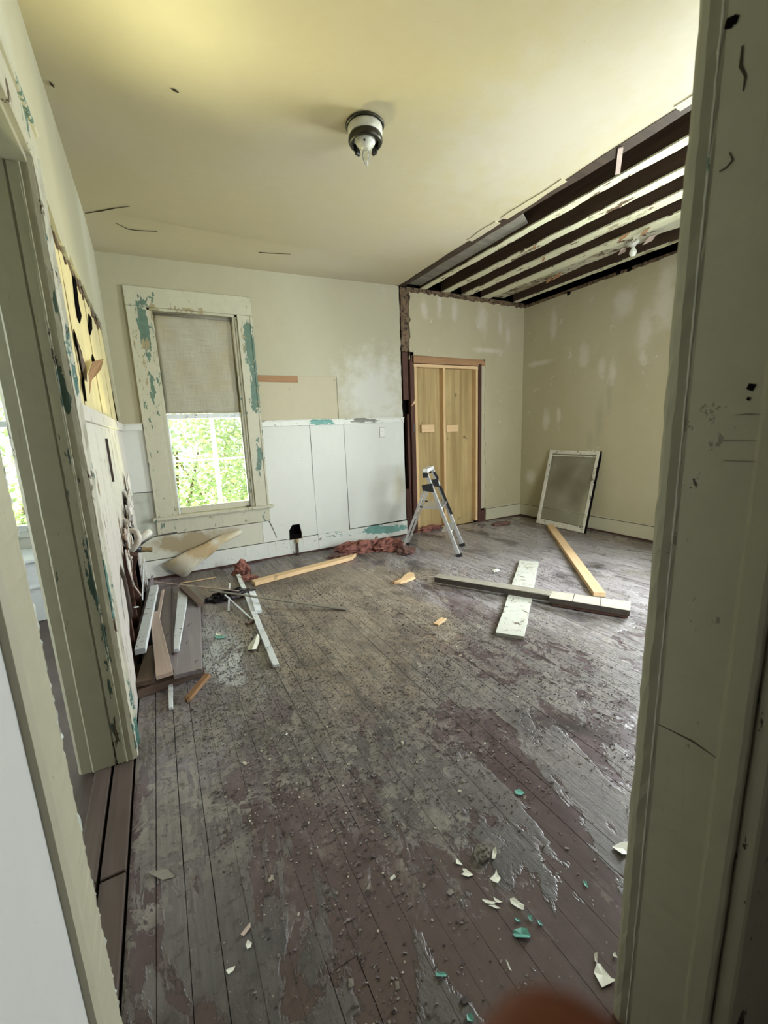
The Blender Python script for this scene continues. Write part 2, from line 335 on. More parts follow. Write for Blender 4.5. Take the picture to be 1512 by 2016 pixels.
def glass(name, tint=(0.92, 0.96, 0.94), gl=0.05, dirt=0.0, dcol=(0.5, 0.5, 0.42)):
    m = bpy.data.materials.new(name); m.use_nodes = True; t = m.node_tree; t.nodes.clear()
    out = t.nodes.new('ShaderNodeOutputMaterial'); a = t.nodes.new('ShaderNodeBsdfTransparent'); a.inputs[0].default_value = (*tint, 1)
    g = t.nodes.new('ShaderNodeBsdfGlossy'); g.inputs['Roughness'].default_value = gl; g.inputs[0].default_value = (1, 1, 1, 1) if not dirt or dirt < .13 else (.0, .0, .0, 1)
    mx = t.nodes.new('ShaderNodeMixShader'); fr = t.nodes.new('ShaderNodeFresnel'); fr.inputs[0].default_value = 1.45
    t.links.new(fr.outputs[0], mx.inputs[0]); t.links.new(a.outputs[0], mx.inputs[1]); t.links.new(g.outputs[0], mx.inputs[2])
    last = mx
    if dirt:
        d = t.nodes.new('ShaderNodeBsdfDiffuse'); d.inputs[0].default_value = (*dcol, 1)
        nz = t.nodes.new('ShaderNodeTexNoise'); nz.inputs['Scale'].default_value = 2.5; nz.inputs['Detail'].default_value = 6
        mr = t.nodes.new('ShaderNodeMapRange'); mr.inputs[1].default_value = .3; mr.inputs[2].default_value = .7; mr.inputs[3].default_value = dirt*.6; mr.inputs[4].default_value = dirt*1.3
        t.links.new(nz.outputs[0], mr.inputs[0]); m2 = t.nodes.new('ShaderNodeMixShader')
        t.links.new(mr.outputs[0], m2.inputs[0]); t.links.new(last.outputs[0], m2.inputs[1]); t.links.new(d.outputs[0], m2.inputs[2]); last = m2
    t.links.new(last.outputs[0], out.inputs[0]); return m
M['glass'] = glass('window_glass'); M['glass_dirty'] = glass('dirty_glass', (0.97, 0.97, 0.94), gl=0.45, dirt=0.20, dcol=(.70, .66, .50))
M['bulb'] = glass('bulb_glass', (0.95, 0.95, 0.92), dirt=0.12, dcol=(0.8, 0.8, 0.75))
def shade_mat():
    n = NT('woven_shade_cloth'); p = n.pos(obj=True)
    wv = n.math('ADD', n.noise(n.pos((6, 1, 220), obj=True), 1.0, 3), n.noise(n.pos((220, 1, 6), obj=True), 1.0, 3))
    c = n.mix(n.ramp(wv, 0.8, 1.2), (0.33, 0.31, 0.24), (0.42, 0.40, 0.32))
    c = n.mix(n.ramp(n.noise(p, 2.2, 3), 0.45, 0.62, 0, 0.5), c, (0.36, 0.30, 0.18))
    n.bump(wv, 0.5, 0.002); n.b.inputs['Transmission Weight'].default_value = 0.0
    return n.end(c, 0.8, 0.2)
M['shade'] = shade_mat()
def floor_mat():
    n = NT('old_floor_paint'); p = n.pos()
    def mul(a, b): return n.math('MULTIPLY', a, b)
    def dev(a, k): return mul(n.math('SUBTRACT', a, 0.5), k)
    # one coat over another: mauve-brown paint, grey worn wood, tan dust, black grime, crusts of old glue
    grain = n.noise(n.pos((55, 2.0, 1)), 1.0, 6, 0.65, 0.6)
    big = n.noise(n.pos((1, 0.5, 1)), 2.6, 7, 0.62, 0.5)
    big2 = n.noise(n.pos((1, 0.6, 1), (7, 3, 0)), 1.5, 6, 0.60, 0.5)
    mid = n.noise(n.pos((1.3, 0.6, 1), (4, 2, 0)), 5.5, 7, 0.68, 0.5)
    fine = n.noise(p, 30, 5, 0.7)
    mauve = n.mix(n.ramp(mid, 0.35, 0.65), (0.155, 0.116, 0.124), (0.095, 0.067, 0.069))
    grey = n.mix(n.ramp(grain, 0.35, 0.68), (0.25, 0.220, 0.200), (0.100, 0.082, 0.073))
    worn = n.ramp(big, 0.485, 0.505)
    c = n.mix(worn, mauve, grey)
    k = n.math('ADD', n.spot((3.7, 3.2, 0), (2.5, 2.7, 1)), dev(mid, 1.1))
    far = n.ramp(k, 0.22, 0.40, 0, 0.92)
    c = n.mix(far, c, n.mix(n.ramp(grain, 0.35, 0.7), (0.44, 0.41, 0.42), (0.22, 0.20, 0.20)))  # grey far boards, with the lavender window sheen painted into their colour
    k = n.math('ADD', n.spot((1.05, 3.1, 0), (1.5, 1.8, 1)), dev(big2, 2.0))
    tan = n.ramp(k, 0.25, 0.50, 0, 0.85)
    c = n.mix(tan, c, n.mix(n.ramp(mid, .35, .65), (0.17, 0.130, 0.090), (0.40, 0.33, 0.24)))
    k = n.math('ADD', n.spot((0.0, 2.7, 0), (0.55, 1.4, 1)), dev(mid, 1.0))
    c = n.mix(n.ramp(k, 0.25, 0.40, 0, 0.75), c, (0.25, 0.225, 0.24))
    k = n.math('ADD', n.spot((5.05, 3.7, 0), (0.95, 2.6, 1)), dev(mid, 0.8))
    c = n.mix(n.ramp(k, 0.15, 0.5, 0, 0.8), c, (0.105, 0.072, 0.055))
    pt = n.noise(n.pos((1, 0.6, 1), (9, 9, 0)), 4.5, 6, 0.7)
    c = n.mix(n.ramp(pt, 0.60, 0.63, 0, 0.75), c, (0.36, 0.33, 0.28))
    dk = n.noise(n.pos((1, 0.55, 1), (2, 7, 0)), 2.7, 6, 0.66)
    c = n.mix(n.ramp(dk, 0.54, 0.66, 0, 0.85), c, (0.045, 0.038, 0.036))
    k = n.math('ADD', n.spot((0.35, 0.6, 0), (1.5, 1.5, 1)), dev(mid, 1.4))
    c = n.mix(n.ramp(k, 0.10, 0.6, 0, 0.85), c, n.mix(worn, (0.080, 0.054, 0.055), n.mix(n.ramp(mid, .42, .58), (0.040, 0.037, 0.036), (0.085, 0.074, 0.068))))
    k = n.math('ADD', n.spot((1.0, 3.9, 0), (1.0, 0.45, 1)), dev(mid, 1.2))
    c = n.mix(n.ramp(k, 0.35, 0.6, 0, 0.6), c, (0.10, 0.08, 0.06))
    strk = n.noise(n.pos((26, 1.3, 1), (0, 3, 0)), 1.0, 5, 0.7)
    c = n.mix(n.ramp(strk, 0.53, 0.68, 0, 0.6), c, (0.06, 0.047, 0.044))
    # crusty flaking glue, in the middle and to the right
    cr = n.noise(n.pos((1, 0.62, 1), (5, 1, 0)), 11, 7, 0.72, 0.8)
    zone = n.ramp(n.math('ADD', n.math('ADD', n.spot((0.8, 1.95, 0), (1.8, 1.3, 1)), mul(n.spot((2.3, 1.6, 0), (1.3, 1.1, 1)), 0.9)), dev(big2, 2.6)), 0.20, 0.45)
    crust = mul(n.ramp(cr, 0.49, 0.505), zone)
    band = mul(n.ramp(n.math('ABSOLUTE', n.math('SUBTRACT', cr, 0.492)), 0.0, 0.014, 1.0, 0.0), zone)
    c = n.mix(mul(crust, 0.6), c, n.mix(n.ramp(mid, .4, .6), (0.12, 0.105, 0.088), (0.27, 0.24, 0.20)))
    c = n.mix(mul(band, 0.85), c, (0.028, 0.022, 0.018))
    eb = n.ramp(n.math('ABSOLUTE', n.math('SUBTRACT', big, 0.485)), 0.0, 0.005, 0.75, 0.0)
    c = n.mix(eb, c, (0.03, 0.024, 0.022))
    grimy = n.math('MAXIMUM', worn, crust)
    c = n.mix(mul(n.ramp(fine, 0.54, 0.66, 0, 0.7), n.ramp(grimy, 0, 1, 0.25, 1.0)), c, (0.035, 0.028, 0.024))
    c = n.mix(n.ramp(n.noise(p, 75, 2, 0.6), 0.70, 0.74, 0, 0.5), c, (0.45, 0.42, 0.36))
    dirty = n.math('MAXIMUM', grimy, mul(tan, 0.8))
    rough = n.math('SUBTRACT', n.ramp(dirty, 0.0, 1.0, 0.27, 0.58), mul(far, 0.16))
    rel = n.math('ADD', n.math('ADD', mul(crust, 1.0), mul(cr, 0.8)), n.math('ADD', mul(fine, 0.25), mul(grain, 0.25)))
    n.bump(mul(rel, n.ramp(dirty, 0.0, 1.0, 0.25, 1.0)), 0.5, 0.010)
    return n.end(c, rough, 0.6)
M['floor'] = floor_mat()
# ------------------------------------------------------------------ floor: boards run away from the doorway
floor = empty('floor', (0, 0, 0), kind='structure')
MB().box(-0.50, 5.1, -1.6, 4.85, -0.12, -0.022).obj('subfloor', M['void'], floor)
rb = random.Random(3); x = XL+0.005; bw_ = 0.0805
while x < XR-0.01:
    y = -1.4 if x < 1.2 else YF-0.03; x1 = min(x+bw_, XR)
    while y < YB-0.02:
        ln = rb.uniform(1.7, 3.6); y1 = min(y+ln, YB+0.02)
        if YB-y1 < 0.5: y1 = YB+0.02
        dz = rb.uniform(-0.0007, 0.0002); tl = rb.uniform(-0.0004, 0.0004); g = rb.choice((0.0003, 0.0005, 0.0009, 0.0016))
        vs_ = [(x+g, y, -0.02), (x1-g, y, -0.02), (x1-g, y1-.001, -0.02), (x+g, y1-.001, -0.02), (x+g, y, dz+tl), (x1-g, y, dz-tl), (x1-g, y1-.001, dz-tl), (x+g, y1-.001, dz+tl)]
        MB().add(vs_, [(0, 3, 2, 1), (4, 5, 6, 7), (0, 1, 5, 4), (1, 2, 6, 5), (2, 3, 7, 6), (3, 0, 4, 7)]).obj('floorboard', M['floor'], floor)
        y = y1
    x += bw_
# threshold strips in the side doorway
th = empty('trim_1', (0, 0, 0), kind='structure')
M['thresh'] = timber('threshold_brown_wood', (0.12, 0.09, 0.075), (0.06, 0.043, 0.037), axis=1, gs=22, obj=False, rough=0.5)
for a, b, z in ((-0.335, -0.262, 0.012), (-0.405, -0.345, 0.018)):
    for y0, y1 in ((1.00, 1.42), (1.43, 1.98)):
        MB().box(a, b, y0, y1, -0.02, z+random.uniform(-.003, .003)).obj('threshold_board', M['thresh'], th, bevel=0.003)
# ------------------------------------------------------------------ ceiling
ceil = empty('ceiling', (0, 0, 0), kind='structure')
edge = ragged((2.845, YB, CZ), (2.86, YF-0.2, CZ), 46, 0.012, 5, (1, 0, 0))
MB().prism([(XL-0.1, YF-0.2, CZ), (XL-0.1, YB+0.02, CZ)]+edge, (0, 0, 0.022)).obj('plaster_ceiling', M['ceiling'], ceil)
MB().box(-0.6, 5.1, -3.2, YF-0.2, CZ-0.3, CZ-0.26).obj('hall_ceiling', M['hall_wall'], ceil)
# the plaster sags along the window wall
nx, ny = 24, 8; sag = MB(); vv = []
for j in range(ny+1):
    for i in range(nx+1):
        X = XL+(2.80-XL)*i/nx; Y = 4.12+(YB+0.01-4.12)*j/ny
        t = j/ny; d = 0.075*(t*t*(3-2*t))*max(0, 1-i/nx*1.0)**0.8
        vv.append((X, Y+0.05*(i/nx), CZ-0.0006-d) if j == 0 else (X, Y, CZ-0.0006-d))
sag.add(vv, [(j*(nx+1)+i, j*(nx+1)+i+1, (j+1)*(nx+1)+i+1, (j+1)*(nx+1)+i) for j in range(ny) for i in range(nx)])
sag.obj('sagging_plaster', M['ceiling'], ceil, smooth=True)
def strip_on(pts3, w_, nrm, mat, name, parent, t=0.001):
    """thin crack or line following points on a surface"""
    m = MB(); nrm = V(nrm)
    for a, b, wa, wb in zip(pts3[:-1], pts3[1:], w_[:-1], w_[1:]):
        m.bar(V(a)+nrm*t/2, V(b)+nrm*t/2, wa, t, nrm, w2=wb)
    return m.obj(name, mat, parent)
def sagz(P):  # depth of the sagging plaster at a point
    t = min(1, max(0, (P.y-4.12)/(YB-4.12))); i = (P.x-XL)/(2.80-XL)
    return CZ-0.003-0.075*(t*t*(3-2*t))*max(0, 1-i)**0.8
for pts, ws in (([(168, 424), (200, 420), (225, 415), (256, 411)], [.003, .010, .008, .002]), ([(228, 441), (252, 451), (270, 454), (310, 457)], [.002, .007, .010, .004]),
                ([(510, 497), (530, 499), (572, 502)], [.012, .010, .003]), ([(337, 182), (345, 186), (353, 190)], [.002, .012, .003]), ([(98, 168), (103, 174), (108, 180)], [.002, .012, .003])):
    q_ = [az(x, y, CZ-0.02) for x, y in pts]
    q_ = [V((p.x, p.y, sagz(p))) for p in q_]
    strip_on(q_, ws, (0, 0, -1), M['blackline'], 'crack', ceil, 0.002)
rf = empty('sun_block_cover', (0, 0, 0), kind='structure')  # unseen cover added to stop sun leaking in over the ceiling
MB().box(-3.5, 5.3, -3.3, YB+.35, 3.42, 3.50).obj('sun_block_deck', M['deck'], rf)
MB().box(-.6, 5.3, YB+.13, YB+.35, 3.2, 3.42).box(XR+.0, 5.3, -.2, YB+.35, 3.1, 3.42).box(-.6, 5.3, -.2, .25, 3.1, 3.42).obj('sun_block_sides', M['deck'], rf)
# opened part of the ceiling: joists, deck boards above, torn edge
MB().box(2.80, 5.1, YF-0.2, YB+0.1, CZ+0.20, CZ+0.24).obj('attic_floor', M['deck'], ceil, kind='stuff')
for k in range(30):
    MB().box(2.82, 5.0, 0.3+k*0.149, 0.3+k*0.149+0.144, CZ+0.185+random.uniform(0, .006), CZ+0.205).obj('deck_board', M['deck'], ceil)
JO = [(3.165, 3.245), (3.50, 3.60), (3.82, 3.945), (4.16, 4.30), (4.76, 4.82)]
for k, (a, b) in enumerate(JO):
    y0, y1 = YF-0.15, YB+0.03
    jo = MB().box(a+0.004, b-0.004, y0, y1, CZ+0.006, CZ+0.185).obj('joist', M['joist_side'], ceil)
    # pale furring face with broken plaster along its edges
    A = ragged((a, y0, CZ), (a, y1, CZ), 40, 0.006, 20+k, (1, 0, 0)); B = ragged((b, y1, CZ), (b, y0, CZ), 40, 0.008 if k != 3 else 0.02, 40+k, (1, 0, 0))
    MB().prism(A+B, (0, 0, 0.012)).obj('furring_face', M['joist_pale'], jo)
M['joist_worn'] = chipped('worn_board_plaster', (0.50, 0.48, 0.36), (0.30, 0.24, 0.15), (0.12, 0.07, 0.04), 0.7, 0.7, scale=4, stretch=(1, 0.5, 1), crackle=0.0)
A = ragged((4.32, YF, CZ+.03), (4.32, YB, CZ+.03), 30, 0.012, 9, (1, 0, 0)); B = ragged((4.54, YB, CZ+.03), (4.55, YF, CZ+.03), 30, 0.025, 10, (1, 0, 0))
MB().prism(A+B, (0, 0, 0.02)).obj('wide_board', M['joist_worn'], ceil)
MB().prism(ragged((2.99, 2.9, CZ+.035), (2.98, YB, CZ+.035), 8, 0.01, 3, (1, 0, 0))+[V((3.16, YB, CZ+.035)), V((3.16, 3.0, CZ+.035))], (0, 0, 0.018)).obj('grey_board', M['grey_board'], ceil)
A = ragged((2.835, YF-.1, CZ-.004), (2.84, YB-.005, CZ-.004), 26, 0.008, 12, (1, 0, 0)); B = ragged((2.925, YB-.005, CZ-.004), (2.925, YF-.1, CZ-.004), 20, 0.010, 13, (1, 0, 0))
MB().prism(A+B, (0, 0, 0.05)).obj('old_top_plate', M['deck'], ceil)
for (y0, y1) in ((0.9, 1.6), (2.35, 2.95), (3.02, 3.4)):
    A = ragged((2.80, y0, CZ-.006), (2.80, y1, CZ-.006), 6, 0.012, int(y0*10), (1, 0, 0)); B = ragged((2.868, y1, CZ-.006), (2.862, y0, CZ-.006), 6, 0.008, int(y0*11), (1, 0, 0))
    MB().prism(A+B, (0, 0, 0.008)).obj('plaster_edge', M['ceiling'], ceil)
P0 = az(1222, 291, CZ-.01); P1 = az(1216, 342, CZ-.01)
MB().bar(P0, P1, 0.03, 0.008).obj('lath', M['pink_wood'], ceil)
# torn scraps hanging between the joists
for (x, y, s) in ((1098, 540, .16), (1082, 548, .12), (1228, 462, .12), (1270, 452, .10), (920+150, 507, .06), (1052, 482, .06)):
    P = az(x, y, CZ-0.01); pts = [P+V((random.uniform(-.5, .5)*s*.5, -s*.5, 0)), P+V((s*.25, 0, -.02)), P+V((0.02, s*.6, -.035)), P+V((-s*.2, s*.1, -.015))]
    MB().prism(pts, (0.002, 0, 0.004)).obj('torn_scrap', M['orange_wood'], ceil)
# ------------------------------------------------------------------ wall_back
WB = empty('wall_back', (0, 0, 0), kind='structure')
T = 0.02
WX0, WX1, WZ0, WZ1 = 0.10, 0.875, 0.64, 2.62       # window opening
def yb(pts2, y=YB): return [V((a, y, b)) for a, b in pts2]
# rear boarding outside of the studs, in pieces around the window and doorway
for (a, b, c, d) in ((-0.6, WX0-0.01, -0.1, 3.5), (WX1+0.01, 3.02, -0.1, 3.5), (WX0-0.02, WX1+0.02, -0.1, WZ0-0.01), (WX0-0.02, WX1+0.02, WZ1+0.01, 3.5), (3.02, 5.2, -0.1, 3.5)):
    MB().box(a, b, YB+0.13, YB+0.17, c, d).obj('sheathing', M['void'], WB)
# upper plaster skin, left segment, with the cut-out patch beside the window
up = [(XL-.02, 1.55), (WX0-.03, 1.55), (WX0-.03, WZ1+.05), (WX1+.03, WZ1+.05), (WX1+.03, 2.04), (1.96, 2.04), (1.96, 1.55), (2.845, 1.55)]
rg = [(p.x, p.z) for p in ragged((2.845, 0, 1.55), (2.84, 0, 3.12), 30, 0.006, 77, (1, 0, 0))][1:]
MB().prism(yb(up+rg+[(XL-.02, 3.12)]), (0, T, 0)).obj('upper_plaster', M['wall_back'], WB)
MB().prism(yb([(1.04, 1.55), (1.96, 1.55), (1.96, 2.04), (1.04, 2.04)], YB+0.008), (0, T, 0)).obj('bare_patch', M['patch'], WB)
MB().box(1.045, 1.49, YB-0.002, YB+0.012, 1.968, 2.036).obj('wood_strip', M['orange_wood'], WB)
for (x, y) in ((1.39, 1.90), (1.93, 2.00), (1.06, 1.93), (1.2, 2.9), (2.3, 2.72)):
    MB().lathe((x, YB+.006, y), [(0, -0.004), (0.006, -0.003), (0.006, 0.003), (0, .004)], 8).obj('nail_mark', M['blackline'], WB)
# wainscot sheets below the rail, each a piece of its own
def ragl(x, z0, z1, sd, amp=0.004): return [(p.x, p.z) for p in ragged((x, 0, z0), (x, 0, z1), 14, amp, sd, (1, 0, 0))]
MB().prism(yb([(XL, 0.90), (-0.085, 0.90), (-0.085, 1.50), (XL, 1.50)], YB-.002), (0, T, 0)).obj('wainscot_sheet', M['wainscot'], WB)
M['mottled'] = wall_paint('mottled_plaster', (0.45, 0.46, 0.39), (0.28, 0.30, 0.25), 0.8, marks=0.8, blotscale=6, vs_=(1, 1, 1))
MB().prism(yb([(XL, 0.44), (-0.02, 0.44), (-0.02, 0.885), (XL, 0.897)], YB+.002), (0, T, 0)).obj('wainscot_sheet', M['mottled'], WB)
MB().prism(yb([(0.95, 0.20), (1.245, 0.20), (1.25, 0.30), (1.29, 0.36), (1.38, 0.36), (1.40, 0.24), (1.395, 0.20), (1.59, 0.20), (1.588, 1.50), (0.95, 1.50)], YB), (0, T, 0)).obj('wainscot_sheet', M['wainscot'], WB)
MB().prism(yb([(1.593, 0.20)]+[(2.010, 0.20), (2.013, 1.50), (1.591, 1.50)], YB-.001), (0, T, 0)).obj('wainscot_sheet', M['wainscot'], WB)
MB().prism(yb([(2.015, 0.207)]+ragl(2.85, 0.215, 1.50, 8)+[(2.0145, 1.50)], YB-.005), (0, T, 0)).obj('wainscot_sheet', M['wainscot'], WB)
M['apron_wall'] = wall_paint('wall_under_window', (0.54, 0.53, 0.44), (0.50, 0.48, 0.38), 0.5, marks=0.8, blotscale=3, spots=[((.20, YB, .33), (.50, .3, .17), (.30, .24, .14), .95), ((.62, YB, .40), (.12, .3, .05), (.38, .31, .22), .8)])
MB().prism(yb([(XL, 0.20), (1.03, 0.20), (1.03, 0.44), (XL, 0.44)], YB+.003), (0, T, 0)).obj('apron_plaster', M['apron_wall'], WB)
MB().box(XL, 2.9, YB+.03, YB+.05, 0.0, 0.24).obj('lower_void', M['void'], WB)
for pts in ([(530, 1026), (537, 1040), (545, 1058)], ):
    strip_on([ay(a, b, YB-.002) for a, b in pts], [.008, .006, .004], (0, -1, 0), M['blackline'], 'crack', WB, .002)
strip_on([V((2.016, YB-.004, 1.5)), V((2.016, YB-.004, .8)), V((2.014, YB-.006, .45)), V((2.016, YB-.006, .21))], [.001, .001, .003, .008], (0, -1, 0), M['blackline'], 'crack', WB, .001)
strip_on([V((1.59, YB-.003, 1.49)), V((1.59, YB-.003, 1.1)), V((1.58, YB-.003, .85))], [.004, .003, .001], (0, -1, 0), M['blackline'], 'crack', WB, .001)
# studs and mortar where the partition wall was taken out
MB().prism([V((p.x, YB+.01, p.z)) for p in ragged((2.865, 0, 2.37), (2.865, 0, 3.12), 8, 0.01, 1, (1, 0, 0))+ragged((3.01, 0, 3.12), (2.975, 0, 2.37), 12, 0.02, 4, (1, 0, 0))], (0, .06, 0)).obj('mortar_strip', M['mortar'], WB)
for (a, b, c, d, yy) in ((2.875, 2.925, 0.0, 0.62, .02), (2.93, 2.965, 0.0, 1.60, .03), (2.975, 3.035, 0.0, 2.37, .0), (2.885, 2.965, 1.78, 2.37, .035)):
    MB().box(a, b, YB+yy, YB+yy+.07, c, d).obj('stud', M['dark_stud'], WB, bevel=.003)
MB().box(2.995, 3.03, YB-.012, YB+.02, 1.36, 1.46).obj('torn_block', M['rust'], WB)
MB().prism([V((2.975, YB-.01, 1.70)), V((3.02, YB-.012, 1.76)), V((3.035, YB-.012, 1.80)), V((3.03, YB-.01, 1.73))], (0, .01, 0)).obj('splinter', M['pine'], WB)
# plaster on the right segment around the doorway
RP = [(2.985, 2.245)]+[(p.x, p.z) for p in ragged((2.985, 0, 2.25), (2.99, 0, 3.06), 16, 0.018, 31, (1, 0, 0))]+[(p.x, p.z) for p in ragged((2.99, 0, 3.075), (XR, 0, 3.06), 60, 0.014, 32, (0, 0, 1))]
RP += [(XR+.02, 0.0)]+[(p.x, p.z) for p in ragged((4.235, 0, 0.0), (4.225, 0, 2.30), 34, 0.014, 33, (1, 0, 0))]+[(4.17, 2.32), (3.0, 2.33)]
MB().prism(yb(RP), (0, .025, 0)).obj('beige_plaster', M['wall_right'], WB)
MB().box(2.94, 5.0, YB+.002, YB+.03, 3.05, 3.125).obj('top_lath', M['mortar'], WB)
MB().box(3.01, 4.22, YB+.0, YB+.03, 2.235, 2.325).obj('header_board', M['orange_wood'], WB, bevel=.003)
MB().box(4.155, 4.232, YB+.006, YB+.03, 0.2, 2.30).obj('plaster_reveal', M['patch'], WB)
MB().box(4.105, 4.158, YB-.003, YB+.09, 0.0, 2.26).obj('stud', M['dark_stud'], WB, bevel=.002)
MB().box(4.14, 4.235, YB-.004, YB+.05, 0.0, 0.17).obj('dark_block', M['dark_stud'], WB, bevel=.004)
# ------------------------------------------------------------------ chair rail and baseboards
t2 = empty('trim_2', (0, 0, 0), kind='structure')
for a, b in ((1.045, 2.85), (XL, -0.088)):
    MB().box(a, b, YB-.022, YB, 1.495, 1.56).box(a, b, YB-.030, YB, 1.548, 1.562).obj('chair_rail', M['rail'], t2, bevel=.003)
bb = empty('baseboard_back', (0, 0, 0), kind='structure')
MB().box(XL, 1.24, YB-.018, YB, 0.018, 0.195).obj('baseboard_piece', M['base'], bb, bevel=.003)
MB().box(1.40, 1.592, YB-.018, YB, 0.018, 0.195).box(1.24, 1.40, YB-.018, YB, 0.018, 0.185).obj('baseboard_piece', M['base'], bb, bevel=.003)
MB().box(1.594, 2.855, YB-.018, YB, 0.018, 0.200).obj('baseboard_piece', M['base'], bb, bevel=.003)
MB().box(4.24, XR, YB-.018, YB, 0.018, 0.182).box(4.24, XR, YB-.014, YB, 0.190, 0.202).obj('baseboard_piece', M['base_beige'], bb)
MB().box(4.24, XR, YB-.006, YB-.001, 0.0, 0.195).obj('gap_shadow_strip', M['dark_stud'], bb)  # dark strip standing in for the shade in the baseboard gaps
MB().box(XL, 2.85, YB-.006, YB-.001, 0.0, 0.19).obj('gap_shadow_strip', M['dark_stud'], bb)
br = empty('baseboard_right', (0, 0, 0), kind='structure')
MB().box(XR-.018, XR, YF, YB, 0.022, 0.182).box(XR-.014, XR, YF, YB, 0.190, 0.202).obj('baseboard_piece', M['base_beige'], br)
MB().box(XR-.006, XR-.001, YF, YB, 0.0, 0.195).obj('gap_shadow_strip', M['dark_stud'], br)  # gap shade along the right baseboard, again as a dark strip
# ------------------------------------------------------------------ window in the back wall
W1 = empty('window_1', (0.485, YB, WZ0), kind='structure')
CW = M['casing_win']
MB().prism(yb([(-0.085, 2.62), (WX1-.0, 2.62), (1.045, 2.62), (1.045, 2.80), (-0.085, 2.79)], YB-.026), (0, .026, 0)).obj('head_casing', CW, W1, bevel=.003)
MB().box(-0.082, 0.085, YB-.024, YB, 0.62, 2.618).box(-0.082, -0.06, YB-.03, YB, .62, 2.618).obj('side_casing', CW, W1, bevel=.002)
MB().box(0.895, 1.040, YB-.024, YB, 0.62, 2.618).box(1.022, 1.044, YB-.03, YB, .62, 2.618).obj('side_casing', CW, W1, bevel=.002)
MB().box(-0.115, 1.085, YB-.06, YB+.03, 0.603, 0.635).obj('stool', CW, W1, bevel=.004)
MB().box(-0.09, 1.04, YB-.022, YB, 0.45, 0.603).box(-0.1, 1.05, YB-.034, YB, .585, .603).obj('apron', CW, W1, bevel=.003)
for a, b in ((0.085, 0.105), (0.873, 0.895)):
    MB().box(a, b, YB-.004, YB+.16, 0.63, 2.62).obj('jamb_liner', CW, W1)
MB().box(0.085, 0.895, YB-.004, YB+.16, 2.60, 2.62).obj('head_liner', CW, W1)
MB().box(0.085, 0.895, YB+.0, YB+.18, 0.60, 0.632).obj('sill', CW, W1)
for a, b in ((0.104, 0.130), (0.848, 0.875)):
    MB().box(a, b, YB+.006, YB+.024, 0.635, 2.60).box(a, b, YB+.070, YB+.085, 0.635, 2.60).obj('sash_stop', CW, W1, bevel=.002)
# lower sash
WH = M['white_paint']
ls = MB().box(0.106, 0.142, YB+.027, YB+.066, 0.636, 1.64).obj('sash_stile', WH, W1, bevel=.003)
MB().box(0.838, 0.873, YB+.027, YB+.066, 0.636, 1.64).obj('sash_stile', WH, W1, bevel=.003)
MB().box(0.142, 0.838, YB+.027, YB+.066, 0.636, 0.70).obj('bottom_rail', CW, W1, bevel=.003)
MB().box(0.142, 0.838, YB+.027, YB+.066, 1.600, 1.645).obj('meeting_rail', WH, W1, bevel=.003)
MB().box(0.142, 0.838, YB+.045, YB+.049, 0.70, 1.60).obj('pane', M['glass'], W1)
MB().lathe((0.47, YB+.02, 1.648), [(0, 0), (.02, 0), (.02, .008), (0, .01)], 12).obj('sash_lock', M['brass'], W1)
MB().box(0.80, 0.85, YB-.02, YB+.02, 0.636, 0.648).obj('sash_lift', M['rust'], W1, bevel=.002)
# upper sash behind the shade
for a, b, c, d in ((0.106, 0.142, 1.60, 2.60), (0.838, 0.873, 1.60, 2.60), (0.142, 0.838, 2.55, 2.60), (0.142, 0.838, 1.60, 1.64)):
    MB().box(a, b, YB+.088, YB+.125, c, d).obj('upper_sash_bar', WH, W1)
MB().box(0.142, 0.838, YB+.105, YB+.108, 1.64, 2.55).obj('pane', M['glass_dirty'], W1)
sh = empty('window_shade', (0.485, YB+.05, 1.65), 'grey woven cloth shade drawn over the upper half of the back window', 'shade')
nx, nz = 20, 24; vv = [(0.132+0.714*i/nx, YB+.046+.003*math.sin(i*.9+j*.3)+.002*math.sin(j*1.1), 1.652+0.925*j/nz) for j in range(nz+1) for i in range(nx+1)]
o = MB().add(vv, [(j*(nx+1)+i, j*(nx+1)+i+1, (j+1)*(nx+1)+i+1, (j+1)*(nx+1)+i) for j in range(nz) for i in range(nx)]).obj('cloth', M['shade'], sh, smooth=True)
o.modifiers.new('s', 'SOLIDIFY').thickness = 0.002
MB().tube([(0.13, YB+.05, 2.582), (0.85, YB+.05, 2.582)], 0.013, 12).obj('roller', M['grey_board'], sh, smooth=True)
# ------------------------------------------------------------------ wall_right with a window beyond the doorway jamb
WR = empty('wall_right', (0, 0, 0), kind='structure')
RY0, RY1 = 1.28, 2.46
for (a, b, c, d) in ((RY1, YB+.15, 0, 3.06), (YF-.2, RY0, 0, 3.06), (RY0, RY1, 0, .62), (RY0, RY1, 2.6, 3.06)):
    MB().box(XR, XR+.15, a, b, c, d).obj('plaster_wall', M['wall_right'], WR)
MB().prism([V((XR, p.y, p.z)) for p in ragged((0, YF, 3.07), (0, YB, 3.055), 60, 0.014, 61, (0, 0, 1))]+[V((XR, YB, 2.9)), V((XR, YF, 2.9))], (-.004, 0, 0)).obj('torn_plaster_top', M['wall_right'], WR)
MB().box(XR+.0, XR+.15, YF-.2, YB+.15, 3.06, 3.30).obj('top_lath', M['mortar'], WR)
for (x, y) in ((1120, 575), (1218, 533), (1240, 527)):
    P = ax(x, y, XR-.004); MB().prism([P+V((0, -.03, .0)), P+V((0, .03, .01)), P+V((0, .02, -.04)), P+V((0, -.02, -.035))], (-.004, 0, 0)).obj('hole_mark', M['void'], WR)
W2 = empty('window_2', (XR, 1.55, .62), kind='structure')
